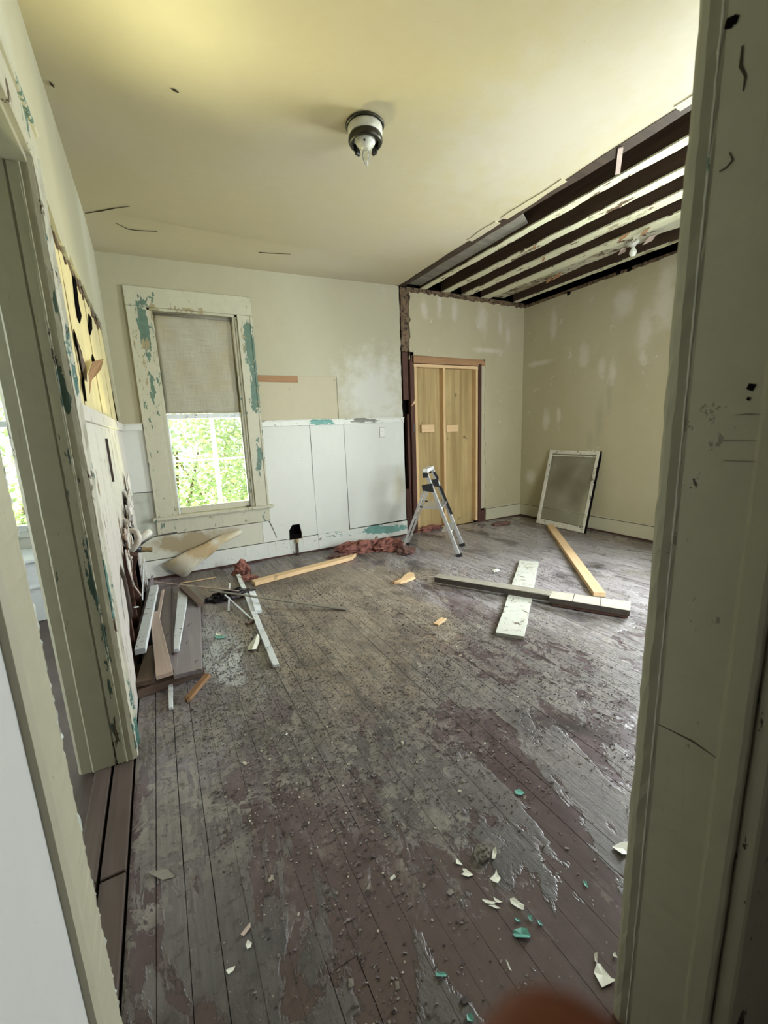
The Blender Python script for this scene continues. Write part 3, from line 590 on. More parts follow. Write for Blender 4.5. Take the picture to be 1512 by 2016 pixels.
for (a, b, c, d) in ((RY0-.12, RY0, .6, 2.75), (RY1, RY1+.10, .6, 2.75), (RY0-.12, RY1+.10, 2.6, 2.75), (RY0-.13, RY1+.12, .56, .62)):
    MB().box(XR-.025, XR, a, b, c, d).obj('casing', M['base_beige'], W2)
MB().box(XR+.06, XR+.10, RY0, RY1, 1.58, 1.64).obj('meeting_rail', WH, W2)
MB().box(XR+.08, XR+.083, RY0, RY1, .62, 2.6).obj('pane', M['glass'], W2)
# ------------------------------------------------------------------ wall_front (the wall the photo is taken through)
WF = empty('wall_front', (0, 0, 0), kind='structure')
for (a, b, c, d) in ((0.90, 2.40, 0, CZ+.2), (3.60, XR+.1, 0, CZ+.2), (2.40, 3.60, 0, .62), (2.40, 3.60, 2.6, CZ+.2)):
    MB().box(a, b, 0.255, YF-.01, c, d).obj('plaster_wall', M['hall_wall'], WF)
W5 = empty('added_front_window', (3.0, YF, .62), kind='structure')  # unseen opening added for the extra light on the right wall
for (a, b, c, d) in ((2.28, 2.40, .6, 2.75), (3.60, 3.72, .6, 2.75), (2.28, 3.72, 2.6, 2.75), (2.26, 3.74, .56, .62)):
    MB().box(a, b, YF-.012, YF+.012, c, d).obj('casing', M['base_beige'], W5)
MB().box(2.40, 3.60, .30, .34, 1.58, 1.64).obj('meeting_rail', M['white_paint'], W5)
MB().box(2.40, 3.60, .318, .322, .62, 2.6).obj('pane', M['glass'], W5)
MB().box(XL, 0.90, 0.255, YF-.01, 2.75, CZ+.2).obj('plaster_wall', M['hall_wall'], WF)
D2 = empty('door_2', (0.82, .34, 0), kind='structure')
pf = [(0.801, .432), (0.797, .425), (0.796, .414), (0.803, .402), (0.803, .398), (0.8055, .394), (0.8055, .298), (0.8035, .293), (0.797, .289), (0.796, .262), (0.800, .256), (0.93, .256), (0.93, .432)]
# slightly uneven, knocked-about edges: cross sections stacked up the jamb
rj = random.Random(4); secs = []; NZ = 90
for k in range(NZ+1):
    z = 2.78*k/NZ; row = []
    for i, (a, b) in enumerate(pf):
        j = 0.0012 if i < 11 else 0
        if i in (0, 1, 2): j = 0.0022
        row.append((a+rj.uniform(-1, 1)*j*.6, b+rj.uniform(-1, 1)*j*.7, z))
    secs += row
K = len(pf)
MB().add(secs, [(k*K+i, k*K+(i+1) % K, (k+1)*K+(i+1) % K, (k+1)*K+i) for k in range(NZ) for i in range(K)]+[list(range(K)), [NZ*K+i for i in range(K)][::-1]]).obj('right_jamb', M['jamb_right'], D2)
M['hall_casing'] = chipped('hall_casing_paint', (0.30, 0.27, 0.18), (0.20, 0.17, 0.11), (0.04, 0.03, 0.02), .5, .45, scale=6, crackle=.3)
MB().box(0.815, 0.95, .228, .2555, 0, 2.8).obj('casing', M['hall_casing'], D2, bevel=.004)
MB().box(0.955, 1.9, .236, .2555, 0, 2.9).obj('hall_side_wall', M['hall_casing'], D2)
MB().box(XL, 0.83, .262, .43, 2.70, 2.78).obj('head_jamb', M['jamb'], D2)
rg_ = random.Random(21)
MB().tube([(0.8025+rg_.uniform(-.0006, .0006), .400+rg_.uniform(-.0006, .0006), 2.7*k/140) for k in range(141)], [.0014+rg_.uniform(-.0006, .0006) for k in range(141)], 5).obj('pale_ridge', M['trim'], D2)  # thin paler strip: the ridge's highlight is put into its colour
# nicks and cracks on the near jamb
for pts, ws in (([(1295, 1425), (1365, 1460), (1412, 1493)], [.0005, .003, .0005]), ([(1448, 817), (1470, 815), (1500, 816)], [.0003, .001, .0004]), ([(1425, 867), (1500, 868)], [.0007, .0004]), ([(1425, 907), (1500, 909)], [.0008, .0005]),
                ([(1462, 90), (1458, 130), (1468, 150), (1463, 180)], [.002, .004, .003, .001]), ([(1436, 300), (1443, 315), (1430, 330), (1416, 338)], [.001, .002, .002, .001])):
    strip_on([ax(a, b, .8048) for a, b in pts], ws, (-1, 0, 0), M['blackline'], 'crack', D2, .001)
for (x, y, s) in ((1479, 762, .006), (1437, 45, .008), (1447, 40, .005), (1290, 1422, .004), (1474, 785+0, .003)):
    P = ax(x, y, .8046); MB().prism([P+V((0, -s, s*.6)), P+V((0, s*.5, s)), P+V((0, s, -s*.4)), P+V((0, -s*.4, -s*1.1))], (-.001, 0, 0)).obj('dent', M['void'], D2)
# ------------------------------------------------------------------ wall_left
WL = empty('wall_left', (0, 0, 0), kind='structure')
def xl(pts2, x=XL): return [V((x, a, b)) for a, b in pts2]
YD0, YD1 = 0.995, 1.978       # side doorway
torn = ragged((0, 2.07, 2.42), (0, 2.45, 2.31), 5, 0.02, 2, (0, 0, 1))+ragged((0, 2.47, 2.31), (0, 4.30, 2.31), 34, 0.028, 3, (0, 0, 1))[1:]+ragged((0, 4.34, 2.28), (0, 4.66, 1.56), 10, 0.02, 6, (0, 1, 0))[1:]
MB().prism(xl([(YB, 3.13), (2.07, 3.13)]+[(p.y, p.z) for p in torn]+[(YB, 1.56)]), (-.016, 0, 0)).obj('upper_plaster', M['wall_left'], WL)
MB().prism(xl([(YD0-.16, 3.13), (YD0-.16, 2.40), (2.07, 2.44), (2.07, 3.13)]), (-.016, 0, 0)).obj('upper_plaster', M['wall_left'], WL)
MB().prism(xl([(-3.2, 3.13), (-3.2, 0), (YD0-.13, 0), (YD0-.13, 3.13)]), (-.24, 0, 0)).obj('hall_plaster', M['hall_wall'], WL)
MB().box(XL-.203, XL-.19, YD1+.1, YB+.1, 0, 3.2).obj('wall_back_side', M['room2'], WL)
MB().box(XL-.203, XL-.19, YD0-.1, YD1+.12, 2.40, 3.2).obj('wall_back_side', M['room2'], WL)
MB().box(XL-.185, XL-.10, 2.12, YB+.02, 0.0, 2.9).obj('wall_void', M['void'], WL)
# yellow wooden boards laid bare above the rail
rl = random.Random(11); y = 2.06
for k, wd_ in enumerate((0.26, 0.23, 0.37, 0.42, 0.33, 0.40, 0.40, 0.26)):
    y1 = min(y+wd_, YB); gp = rl.uniform(.006, .016)
    A = ragged((XL-.018, y+gp, 1.52), (XL-.018, y+gp*.6, 2.56), 9, 0.010, 50+k, (0, 1, 0)); B = ragged((XL-.018, y1, 2.56), (XL-.018, y1, 1.52), 9, 0.009, 70+k, (0, 1, 0))
    dx = rl.uniform(-.008, .003)
    MB().prism([p+V((dx, 0, 0)) for p in A+B], (-.016, 0, 0)).obj('wall_board', M['lathwall'], WL); y = y1
    if y >= YB-.01: break
# torn paper flaps and holes in that area
for pts in ([(176, 775), (174, 735), (182, 712), (196, 706), (190, 727), (180, 748)],):
    q_ = [ax(a, b, XL+.015) for a, b in pts]; q_ = [p+V((.02*(i in (3, 4)), 0, 0)) for i, p in enumerate(q_)]
    MB().prism(q_, (.002, .002, 0)).obj('paper_flap', M['orange_wood'], WL)
MB().prism([ax(a, b, XL-.010) for a, b in ((150, 660), (158, 690), (170, 722), (172, 752), (166, 745), (160, 715))], (-.002, 0, 0)).obj('brown_paper_edge', M['brown_wood'], WL)
for pts in ([(142, 518), (147, 520), (151, 560), (156, 600), (161, 622), (158, 637), (154, 625), (150, 600), (146, 560)], [(175, 618), (181, 628), (182, 648), (178, 660), (175, 640)], [(146, 648), (153, 670), (163, 700), (160, 705), (150, 678)], [(183, 697), (188, 712), (187, 720), (183, 710)], [(165, 740), (171, 790), (169, 790), (163, 748)]):
    q_ = [ax(a, b, XL-.013) for a, b in pts]; MB().prism(q_, (-.004, 0, 0)).obj('split', M['void'], WL)
for a, b, sd in ((2.45, 3.3, 1), (3.2, 4.0, 2), (3.9, 4.5, 3)):
    A = ragged((XL-.012, a, 2.285), (XL-.012, b, 2.30), 16, 0.035, sd, (0, 0, 1)); B = [V((XL-.012, b, 2.36)), V((XL-.012, a, 2.36))]
    MB().prism(A+B, (-.008, 0, 0)).obj('brown_paper_edge', M['brown_wood'], WL)
MB().box(XL-.012, XL+.016, 2.09, 4.66, 1.492, 1.562).obj('chair_rail', M['left_wains'], WL, bevel=.003)
# wainscot boards, broken away low down near the corner
lowr = [(p.y, p.z) for p in ragged((0, 2.55, 0.05), (0, 2.95, 0.55), 7, 0.03, 5, (0, 1, 0))]+[(p.y, p.z) for p in ragged((0, 2.98, 0.62), (0, 3.85, 0.80), 10, 0.05, 6, (0, 0, 1))]
bds = [(2.09, 2.60), (2.604, 3.10), (3.104, 3.60), (3.604, 4.12), (4.124, YB)]
lowz = {0: [(2.09, 0.0), (2.52, 0.0), (2.56, .14), (2.60, .30)], 1: [(2.604, .34), (2.70, .38), (2.76, .52), (2.88, .50), (2.95, .70), (3.10, .74)], 2: [(3.104, .78), (3.25, .70), (3.33, .86), (3.48, .80), (3.60, .92)], 3: [(3.604, .95), (3.72, .84), (3.84, .97), (3.98, .86), (4.12, .90)], 4: [(4.124, .86), (4.22, .76), (4.30, .60), (4.34, .30), (4.36, .0), (YB, 0.0)]}
for k, (a, b) in enumerate(bds):
    MB().prism(xl(lowz[k]+[(b, 1.495), (a, 1.495)]), (-.014, 0, 0)).obj('wainscot_board', M['left_wains'], WL)
# ragged, curled plaster shreds above the hole
rs_ = random.Random(8)
for k in range(26):
    y0 = rs_.uniform(2.75, 4.15); z0 = .62+(y0-2.7)*.22+rs_.uniform(-.1, .12); s = rs_.uniform(.05, .12)
    c = V((XL+.004, y0, z0)); q_ = [c+V((rs_.uniform(0, .03), math.cos(t)*s*rs_.uniform(.4, 1), math.sin(t)*s*rs_.uniform(.5, 1.3))) for t in (0, .9, 1.9, 2.8, 3.9, 5.1)]
    MB().prism(q_, (.006, 0, .002)).obj('torn_plaster', M['left_wains'], WL)
MB().box(XL-.004, XL+.012, 3.02, 3.035, 1.16, 1.42).obj('wall_hook_strip', M['rust'], WL)
# dark studs in the hole
for a, b in ((2.95, 3.02), (3.40, 3.47), (3.86, 3.93)):
    MB().box(XL-.095, XL-.016, a, b, 0, 1.3).obj('stud', M['dark_stud'], WL)
MB().box(XL-.10, XL-.012, 2.5, YB, -.01, .05).obj('sole_plate', M['dark_stud'], WL)
# ------------------------------------------------------------------ side doorway: casings and jamb
D1 = empty('door_1', (XL, 1.5, 0), kind='structure')
def rough_post(prof, z0, z1, name, mat, parent, n=60, amp=.0015, sd=1, who=None):
    rr = random.Random(sd); K = len(prof); vv = []
    for k in range(n+1):
        z = z0+(z1-z0)*k/n
        for i, (a, b) in enumerate(prof):
            am = amp if (who is None or i in who) else amp*.2
            vv.append((a+rr.uniform(-am, am), b+rr.uniform(-am, am), z))
    return MB().add(vv, [(k*K+i, k*K+(i+1) % K, (k+1)*K+(i+1) % K, (k+1)*K+i) for k in range(n) for i in range(K)]+[list(range(K)), [n*K+i for i in range(K)][::-1]]).obj(name, mat, parent)
# far casing on the room side
rough_post([(XL+.016, 1.980), (XL+.020, 1.992), (XL+.012, 2.0), (XL+.014, 2.06), (XL+.024, 2.068), (XL+.022, 2.090), (XL, 2.094), (XL-.01, 2.09), (XL-.01, 1.98)], 0.015, 2.40, 'room_casing', M['casing_left'], D1, amp=.0022, sd=3)
# far jamb: stepped profile (casing return, flat, stop, flat, hall-side moulding)
JP = [(XL+.012, 1.977), (-0.262, 1.973), (-0.282, 1.974), (-0.2835, 1.970), (-0.289, 1.970), (-0.2905, 1.977), (-0.320, 1.978), (-0.322, 1.986), (-0.3265, 1.986), (-0.3285, 1.978), (-0.408, 1.977), (-0.414, 1.984), (-0.452, 1.990), (-0.463, 2.000), (-0.463, 2.09), (XL+.012, 2.09)]
rough_post(JP, 0.012, 2.36, 'far_jamb', M['jamb'], D1, n=50, amp=.0008, sd=5)
# near casing
rough_post([(XL+.012, .845), (XL+.018, .86), (XL+.016, .985), (XL+.010, .998), (XL-.002, 1.000), (XL-.24, 1.000), (XL-.24, .86), (XL-.005, .845)], 0.0, 2.40, 'near_casing', M['jamb'], D1, n=150, amp=.0012, sd=9, who=(2, 3, 4))
M['chipedge'] = chipped('pale_chipped_edge', (0.62, 0.66, 0.58), TEAL, WOOD, .25, .1, scale=8)
rough_post([(XL+.008, .995), (XL+.012, 1.000), (XL+.002, 1.008), (XL-.004, 1.003)], 0.0, 2.38, 'pale_ridge', M['chipedge'], D1, n=220, amp=.0042, sd=10)
# head: casing above and underside
MB().box(XL-.01, XL+.018, YD0-.15, 2.094, 2.36, 2.50).box(XL-.01, XL+.03, YD0-.16, 2.105, 2.485, 2.505).obj('head_casing', M['casing_left'], D1, bevel=.003)
MB().box(-0.50, XL-.002, YD0-.02, 1.99, 2.335, 2.362).obj('head_jamb', M['jamb'], D1)
# ------------------------------------------------------------------ next room seen through the side doorway
WN = empty('wall_next_room', (0, 0, 0), kind='structure')
NX = -3.3
MB().box(NX-.12, NX, -1.2, 1.05, -.1, 3.3).box(NX-.12, NX, 3.6, 6.2, -.1, 3.3).box(NX-.12, NX, 1.05, 3.6, 2.5, 3.3).box(NX-.12, NX, 1.05, 3.6, -.1, .72).obj('far_wall', M['room2'], WN)
for (a, b, c, d) in ((NX, -1.60, -.1, 3.3), (-.78, XL-.19, -.1, 3.3), (-1.60, -.78, -.1, .64), (-1.60, -.78, 2.6, 3.3)):
    MB().box(a, b, YB+.02, YB+.12, c, d).obj('end_wall', M['room2'], WN)
W4 = empty('window_4', (-1.19, YB+.02, .64), kind='structure')
for (a, b, c, d) in ((-1.72, -1.60, .60, 2.7), (-.78, -.66, .60, 2.7), (-1.72, -.66, 2.6, 2.72), (-1.76, -.62, .59, .64)):
    MB().box(a, b, YB-.01, YB+.03, c, d).obj('casing', M['base'], W4, bevel=.003)
for (a, b, c, d) in ((-1.60, -.78, 1.56, 1.61), (-1.60, -1.56, .64, 2.6), (-.82, -.78, .64, 2.6), (-1.56, -.82, .64, .69)):
    MB().box(a, b, YB+.05, YB+.085, c, d).obj('sash_bar', M['white_paint'], W4)
MB().box(-1.56, -.82, YB+.066, YB+.07, .69, 2.6).obj('pane', M['glass'], W4)
MB().box(NX, XL-.2, -1.3, -1.2, -.1, 3.3).obj('near_wall', M['room2'], WN)
MB().box(NX-.1, XL-.1, -1.3, YB+.1, 3.25, 3.3).obj('next_ceiling', M['room2'], WN)
M['floor2'] = plain('next_room_floor', (0.10, 0.075, 0.07), .6, .3, var=.4, scale=6, obj=False)
MB().box(NX-.1, -0.50, -1.3, YB+.1, -.12, -.04).obj('next_floor', M['floor2'], WN)
MB().box(-0.62, -0.41, .9, 2.2, -.12, -.012).obj('next_floor_edge', M['thresh'], WN)
W3 = empty('window_3', (NX, 2.3, .72), kind='structure')
MB().box(NX-.02, NX+.03, .95, 1.05, .66, 2.6).box(NX-.02, NX+.03, 3.6, 3.7, .66, 2.6).box(NX-.02, NX+.03, .95, 3.7, 2.5, 2.6).box(NX-.02, NX+.08, .9, 3.75, .68, .72).obj('casing', M['base'], W3)
for yy in (2.25, 2.36): MB().box(NX-.08, NX-.02, yy, yy+.05, .72, 2.5).obj('mullion', WH, W3)
MB().box(NX-.08, NX-.04, 1.05, 3.6, 1.55, 1.62).obj('meeting_rail', WH, W3)
MB().box(NX-.062, NX-.058, 1.05, 3.6, .72, 2.5).obj('pane', M['glass'], W3)
# ------------------------------------------------------------------ hall behind the camera
WHL = empty('wall_hall', (0, 0, 0), kind='structure')
MB().box(1.9, 2.0, -3.2, .26, 0, 3.2).obj('hall_right_wall', M['hall_wall'], WHL)
MB().box(-0.4, .7, -3.2, -3.1, 0, 3.2).box(1.7, 2.0, -3.2, -3.1, 0, 3.2).box(.7, 1.7, -3.2, -3.1, 0, 3.2).obj('hall_end_wall', M['hall_wall'], WHL)
MB().box(-0.5, 2.0, -3.2, -1.4, -.1, -.002).box(1.2, 2.0, -1.4, .26, -.1, -.002).obj('hall_floor', M['floor2'], WHL)
# ------------------------------------------------------------------ outside
yard = MB().box(-16, 18, YB+.18, 26, -.75, -.55).box(-16, NX-.13, -8, YB+.18, -.75, -.55).box(XR+.16, 18, -8, YB+.18, -.75, -.55).obj('lawn', M['lawn'])
ST(yard)
# ------------------------------------------------------------------ boarded-up doorway
bd = empty('boarded_doorway', (3.56, YB+.06, 0), 'boarded doorway infill of yellow plywood framed by fresh pine studs in the back wall', 'partition')
PZ = M['pine_z']
MB().box(3.04, 4.10, YB+.095, YB+.112, -0.01, 2.215).obj('plywood_sheet', M['ply'], bd)
for a, b in ((3.040, 3.078), (3.495, 3.533), (4.062, 4.100)):
    MB().box(a, b, YB+.006, YB+.094, 0.03, 2.19).obj('stud', PZ, bd, bevel=.002)
MB().box(3.035, 4.102, YB+.006, YB+.094, 2.19, 2.228).obj('top_plate', M['pine'], bd, bevel=.002)
for a, b, z0, z1 in ((3.165, 3.375, 1.355, 1.455), (3.575, 3.785, 1.350, 1.438)):
    bk = MB().box(a, b, YB+.052, YB+.094, z0, z1).obj('pine_block', M['pine'], bd, bevel=.002)
    for q_ in (.25, .8):
        MB().lathe((a+(b-a)*q_, YB+.0515, (z0+z1)/2+.008), [(0, -.002), (.004, -.002), (.004, .002), (0, .002)], 8).obj('nail', M['rust'], bk)
# ------------------------------------------------------------------ outlet, pipe stub
ol = empty('wall_outlet', (2.53, YB-.008, 1.38), 'small white outlet cover on the wainscot right below the chair rail', 'outlet')
MB().box(2.4945, 2.5655, YB-.0075, YB-.005, 1.3225, 1.4425).obj('plate_outline', M['blackline'], ol)  # thin dark outline around the cover plate
MB().box(2.497, 2.563, YB-.012, YB-.006, 1.325, 1.44).obj('cover_plate', M['plate'], ol, bevel=.002)
for z in (1.355, 1.405):
    so_ = MB().box(2.513, 2.547, YB-.0135, YB-.0118, z-.014, z+.014).obj('socket', M['cer'], ol, bevel=.001)
    for dx in (-.007, .007): MB().box(2.53+dx-.0015, 2.53+dx+.0015, YB-.0142, YB-.0134, z-.006, z+.006).obj('slot', M['blackline'], so_)
ps = empty('pipe_stub', (1.318, YB-.045, 0), 'short dark iron pipe standing on the floor before the black hole in the baseboard', 'pipe')
MB().tube([(1.318, YB-.045, 0), (1.318, YB-.045, .17)], .013, 14).obj('pipe', M['rust'], ps, smooth=False)
MB().lathe((1.318, YB-.045, .155), [(0.013, 0), (.021, .0), (.021, .035), (.015, .04), (.0, .04)], 14).obj('cap', M['brass'], ps)
MB().lathe((1.318, YB-.045, 0), [(0, .0), (.03, .0), (.03, .006), (.013, .01)], 14).obj('flange', M['rust'], ps)
# ------------------------------------------------------------------ ceiling lamps
F = V((1.285, 2.46, CZ))
cl = empty('ceiling_light', F, 'round porcelain ceiling light with dark broken rim and clear pointed bulb, in mid ceiling', 'ceiling light')
MB().lathe(F, [(0, 0), (.115, 0), (.122, -.006), (.120, -.012), (.112, -.014)], 40).obj('back_plate', M['darkmetal'], cl, smooth=True)
MB().lathe(F, [(0.0, -.012), (.105, -.012), (.109, -.020), (.108, -.055), (.100, -.062), (.092, -.062)], 40).obj('canopy', M['cer'], cl, smooth=True)
rim = MB().lathe(F, [(.100, -.060), (.106, -.070), (.108, -.088), (.101, -.100), (.088, -.104), (.082, -.098), (.088, -.080), (.090, -.064)], 34, ang=(math.radians(108), math.radians(376))).obj('rim', M['darkmetal'], cl, smooth=True)
MB().lathe(F, [(.090, -.062), (.080, -.063), (.068, -.074), (.062, -.094), (.052, -.108), (.034, -.119), (.026, -.128), (0, -.128)], 30).obj('socket', M['cer'], cl, smooth=True)
bl = MB().lathe(F, [(.0, -.122), (.016, -.124), (.022, -.140), (.026, -.158), (.023, -.178), (.013, -.200), (.005, -.214), (0, -.222)], 24).obj('bulb', M['bulb'], cl, smooth=True)
MB().tube([F+V((-.004, 0, -.126)), F+V((-.005, 0, -.165)), F+V((.005, 0, -.165)), F+V((.004, 0, -.126))], .0009, 6).obj('filament', M['steel'], bl)
for a in (math.radians(106), math.radians(18)):
    c = F+V((math.cos(a)*.088, math.sin(a)*.088, -.100))
    MB().bar(c+V((0, 0, .03)), c+V((-math.cos(a)*.012, -math.sin(a)*.012, -.028)), .040, .024, (math.cos(a), math.sin(a), 0)).obj('clip', M['black'], cl, bevel=.006)
MB().lathe(F+V((-.03, -.045, -.108)), [(0, -.004), (.006, -.003), (.006, .003), (0, .004)], 10).obj('screw', M['blackline'], cl)
cl.scale = (.92, .92, .96)
F2 = V((4.44, 2.83, CZ+.03))
c2 = empty('bare_bulb_fitting', F2, 'bare round bulb in torn fitting hanging from the opened ceiling joists', 'ceiling light')
MB().lathe(F2, [(0, 0), (.055, 0), (.06, -.012), (.045, -.028), (.03, -.036), (.026, -.05), (0, -.05)], 20).obj('lampholder', M['cer'], c2, smooth=True)
MB().lathe(F2+V((0.01, 0, -.048)), [(0, 0), (.014, -.002), (.020, -.018), (.034, -.045), (.034, -.065), (.022, -.085), (0, -.092)], 20).obj('bulb', plain('bulb_opal', (.80, .82, .72), .15, .6, var=.03), c2, smooth=True)
for k, (dx, dy, l) in enumerate(((.06, .10, .10), (-.09, -.12, .09), (.05, -.2, .14))):
    q_ = [F2+V((dx, dy, -.004)), F2+V((dx+.05, dy+l*.5, -.03)), F2+V((dx+.01, dy+l, -.05)), F2+V((dx-.03, dy+l*.4, -.012))]
    MB().prism(q_, (.003, 0, .003)).obj('torn_paper', M['pink_wood'] if k != 1 else M['joist_worn'], c2)
# ------------------------------------------------------------------ step ladder
A0 = V((2.785, 3.519, 0)); U = V((.6865, .7271, 0)); N_ = V((-.7271, .6865, 0)); LW = .46
ld = empty('step_ladder', A0, 'silver aluminium two-tread folding step ladder with black hinges before the boarded doorway', 'ladder')
def L(u, n, z): return A0+U*u+N_*n+V((0, 0, z))
AL = M['alu']; topn, topz = .355, .945
for u, wi in ((0.015, .0), (LW-.015, 0)):
    # front rail: a channel with two flanges
    MB().bar(L(u, .004, .02), L(u, topn, topz), .020, .040, N_).obj('front_rail', AL, ld, bevel=.003)
    MB().bar(L(u+.012*(1 if u > .2 else -1), -.014, .02), L(u+.012*(1 if u > .2 else -1), topn-.018, topz), .005, .010, N_).obj('rail_edge', M['alu_light'], ld)
    MB().bar(L(u, -.004, 0), L(u, .008, .035), .032, .070, N_).obj('rubber_foot', M['black'], ld, bevel=.003)
    uu = u+(.03 if u < .2 else -.03)
    MB().bar(L(uu, .66, .02), L(uu, topn+.0, .80), .018, .026, N_).obj('rear_leg', AL, ld, bevel=.003)
    MB().bar(L(uu, .668, 0), L(uu, .652, .03), .028, .044, N_).obj('rubber_foot', M['black'], ld, bevel=.003)
    hg = MB().prism([L(u-.018, topn-.075, .82), L(u-.018, topn+.045, .80), L(u-.018, topn+.035, .74), L(u-.018, topn-.09, .72)], U*.036).obj('hinge', M['black'], ld, bevel=.004)
    for dn, dz in ((-.05, .79), (.02, .785), (-.04, .745)):
        MB().lathe((0, 0, 0), [(0, 0), (.006, 0), (.006, .003), (0, .004)], 8)
        p = L(u-.021, topn+dn, dz); MB().bar(p, p+U*.042, .009, .009).obj('rivet', M['steel'], hg)
    MB().bar(L(uu, .36, .545), L(uu, .47, .56), .005, .016, (0, 0, 1)).obj('spreader', M['black'], ld)
for n0, z0, n1 in ((.075, .275, .19), (.175, .535, .40)):
    tr = MB().prism([L(.026, n0, z0), L(LW-.026, n0, z0), L(LW-.026, n1, z0), L(.026, n1, z0)], (0, 0, .022)).obj('tread', AL, ld, bevel=.003)
    MB().prism([L(.026, n0-.006, z0-.028), L(LW-.026, n0-.006, z0-.028), L(LW-.026, n0+.003, z0-.028), L(.026, n0+.003, z0-.028)], (0, 0, .052)).obj('tread_lip', M['alu_light'], tr)
    if n1 > .3:
        MB().prism([L(.026, n1-.004, z0-.03), L(LW-.026, n1-.004, z0-.03), L(LW-.026, n1+.010, z0-.03), L(.026, n1+.010, z0-.03)], (0, 0, .032)).obj('tread_lip', M['black'], tr)
    for k in range(9): MB().prism([L(.05+k*.04, n0+.008, z0+.022), L(.058+k*.04, n0+.008, z0+.022), L(.058+k*.04, n1-.01, z0+.022), L(.05+k*.04, n1-.01, z0+.022)], (0, 0, .002)).obj('tread_ridge', M['alu_light'], tr)
    for u in (.03, LW-.03):
        MB().bar(L(u, n0+.02, z0-.09), L(u, n1-.015, z0), .006, .03, (0, 0, 1)).obj('tread_bracket', M['alu_light'], tr)
for z, n in ((.14, .60), (.42, .50)):
    MB().bar(L(.04, n, z), L(LW-.04, n, z), .026, .016).obj('rear_brace', AL, ld, bevel=.002)
MB().bar(L(0.015, topn+.004, topz+.008), L(LW-.015, topn+.004, topz+.008), .070, .040).obj('hand_bar', M['alu_light'], ld, bevel=.010)
for u in (.0, LW):
    MB().bar(L(u-.012, topn-.0, topz-.035), L(u+.012, topn-.0, topz-.035), .062, .055).obj('bar_clamp', M['black'], ld, bevel=.006)
MB().bar(L(LW-.055, topn-.10, .74), L(LW-.055, topn-.235, .40), .010, .030, N_).obj('label_strip', M['black'], ld)
MB().bar(L(LW-.028, topn-.03, .90), L(LW-.028, topn-.075, .82), .006, .028, N_).obj('label_strip', M['black'], ld)
# ------------------------------------------------------------------ leaning window sash
s0, s1 = 3.39, 4.17      # along y
bX, tX, H = 4.715, XR-.008, 1.035
ss = empty('leaning_window_sash', (bX, (s0+s1)/2, 0), 'old cream single-pane window sash leaning against the right wall', 'window sash')
ln = V((tX-bX, 0, H)).normalized(); nr = V((-ln.z, 0, ln.x)); Lh = V((tX-bX, 0, H)).length
def SS(y, h, d=0): return V((bX, y, 0))+ln*h+nr*d
SM = chipped('sash_paint', (0.58, 0.55, 0.44), (0.38, 0.33, 0.22), (0.08, 0.06, 0.04), .45, .4, scale=8, stretch=(1, 1, 1), crackle=.2)
MB().bar(SS(s0+.024, 0), SS(s0+.024, Lh), .048, .034, nr).obj('stile', SM, ss, bevel=.003)
MB().bar(SS(s1-.024, 0), SS(s1-.024, Lh), .048, .034, nr).obj('stile', SM, ss, bevel=.003)
MB().bar(SS(s0+.048, .036), SS(s1-.048, .036), .072, .034, nr).obj('bottom_rail', SM, ss, bevel=.003)
MB().bar(SS(s0+.048, Lh-.026), SS(s1-.048, Lh-.026), .052, .034, nr).obj('top_rail', SM, ss, bevel=.003)
MB().bar(SS(s0+.052, Lh-.075), SS(s1-.052, Lh-.075), .012, .012, nr).obj('glazing_bar', SM, ss)
MB().bar(SS(s0+.048, Lh/2+.01), SS(s1-.048, Lh/2+.01), Lh-.125, .004, nr).obj('pane', M['glass_dirty'], ss)
MB().bar(SS(s0-.001, 0, -.004), SS(s0-.001, Lh, -.004), .006, .040, nr).obj('dark_edge', M['void'], ss)
# ------------------------------------------------------------------ boards and sticks: local x runs along the piece
def board(name, label, cat, P0, P1, w_, t, mat, group=None, up=(0, 0, 1), w2=None, bevel=.002, cut=None, rough=0.0, part='board', extra=None):
    """P0, P1 = middle of the underside at both ends"""
    P0 = V(P0); P1 = V(P1); d = P1-P0; Ln = d.length; X = d.normalized(); Yv = V(up).cross(X).normalized(); Z = X.cross(Yv)
    w2 = w_ if w2 is None else w2; m = MB(); rr = random.Random(int(P0.x*977+P0.y*131) % 9973)
    nseg = max(2, int(Ln/.10)) if rough else 1
    L1 = []; L2 = []
    for i in range(nseg+1):
        f = i/nseg; hw = (w_+(w2-w_)*f)/2; a = rr.uniform(-1, 1)*rough; b = rr.uniform(-1, 1)*rough
        L1.append(V((Ln*f, hw+a, 0))); L2.append(V((Ln*f, -hw+b, 0)))
    if cut == 'point': L1[-1].x -= w2*1.3
    if cut == 'point2': L2[-1].x -= w2*1.3
    if cut == 'broken':
        L1[-1].x -= w_*.2; L1 = L1[:-1]+[L1[-1], V((Ln+w_*.3, hw*.5, 0)), V((Ln-w_*.4, hw*.25, 0)), V((Ln+w_*.5, -hw*.1, 0)), V((Ln-w_*.2, -hw*.45, 0))]
    m.prism(L2+L1[::-1], (0, 0, t))
    o = m.obj(name, mat, None, bevel=bevel)
    o.matrix_world = Matrix(((X.x, Yv.x, Z.x, P0.x), (X.y, Yv.y, Z.y, P0.y), (X.z, Yv.z, Z.z, P0.z), (0, 0, 0, 1)))
    tag(o, label, cat, group); return o
def fz(x, y, z=0.0):
    p = az(x, y, z); p.z = z; return p
G1 = 'loose lumber on the open floor'
board('pine_stud', 'fresh pine stud lying along the baseboard under the iron pipe stub', 'lumber', fz(499, 1151.5, .002), fz(706, 1097, .002), .088, .038, M['pine'], G1, cut='point2')
board('pine_stud', 'long fresh pine stud running from under the leaning sash to the grey notched plank', 'lumber', fz(1083, 1038, .002), fz(1180, 1175, .002), .092, .038, M['pine'], G1)
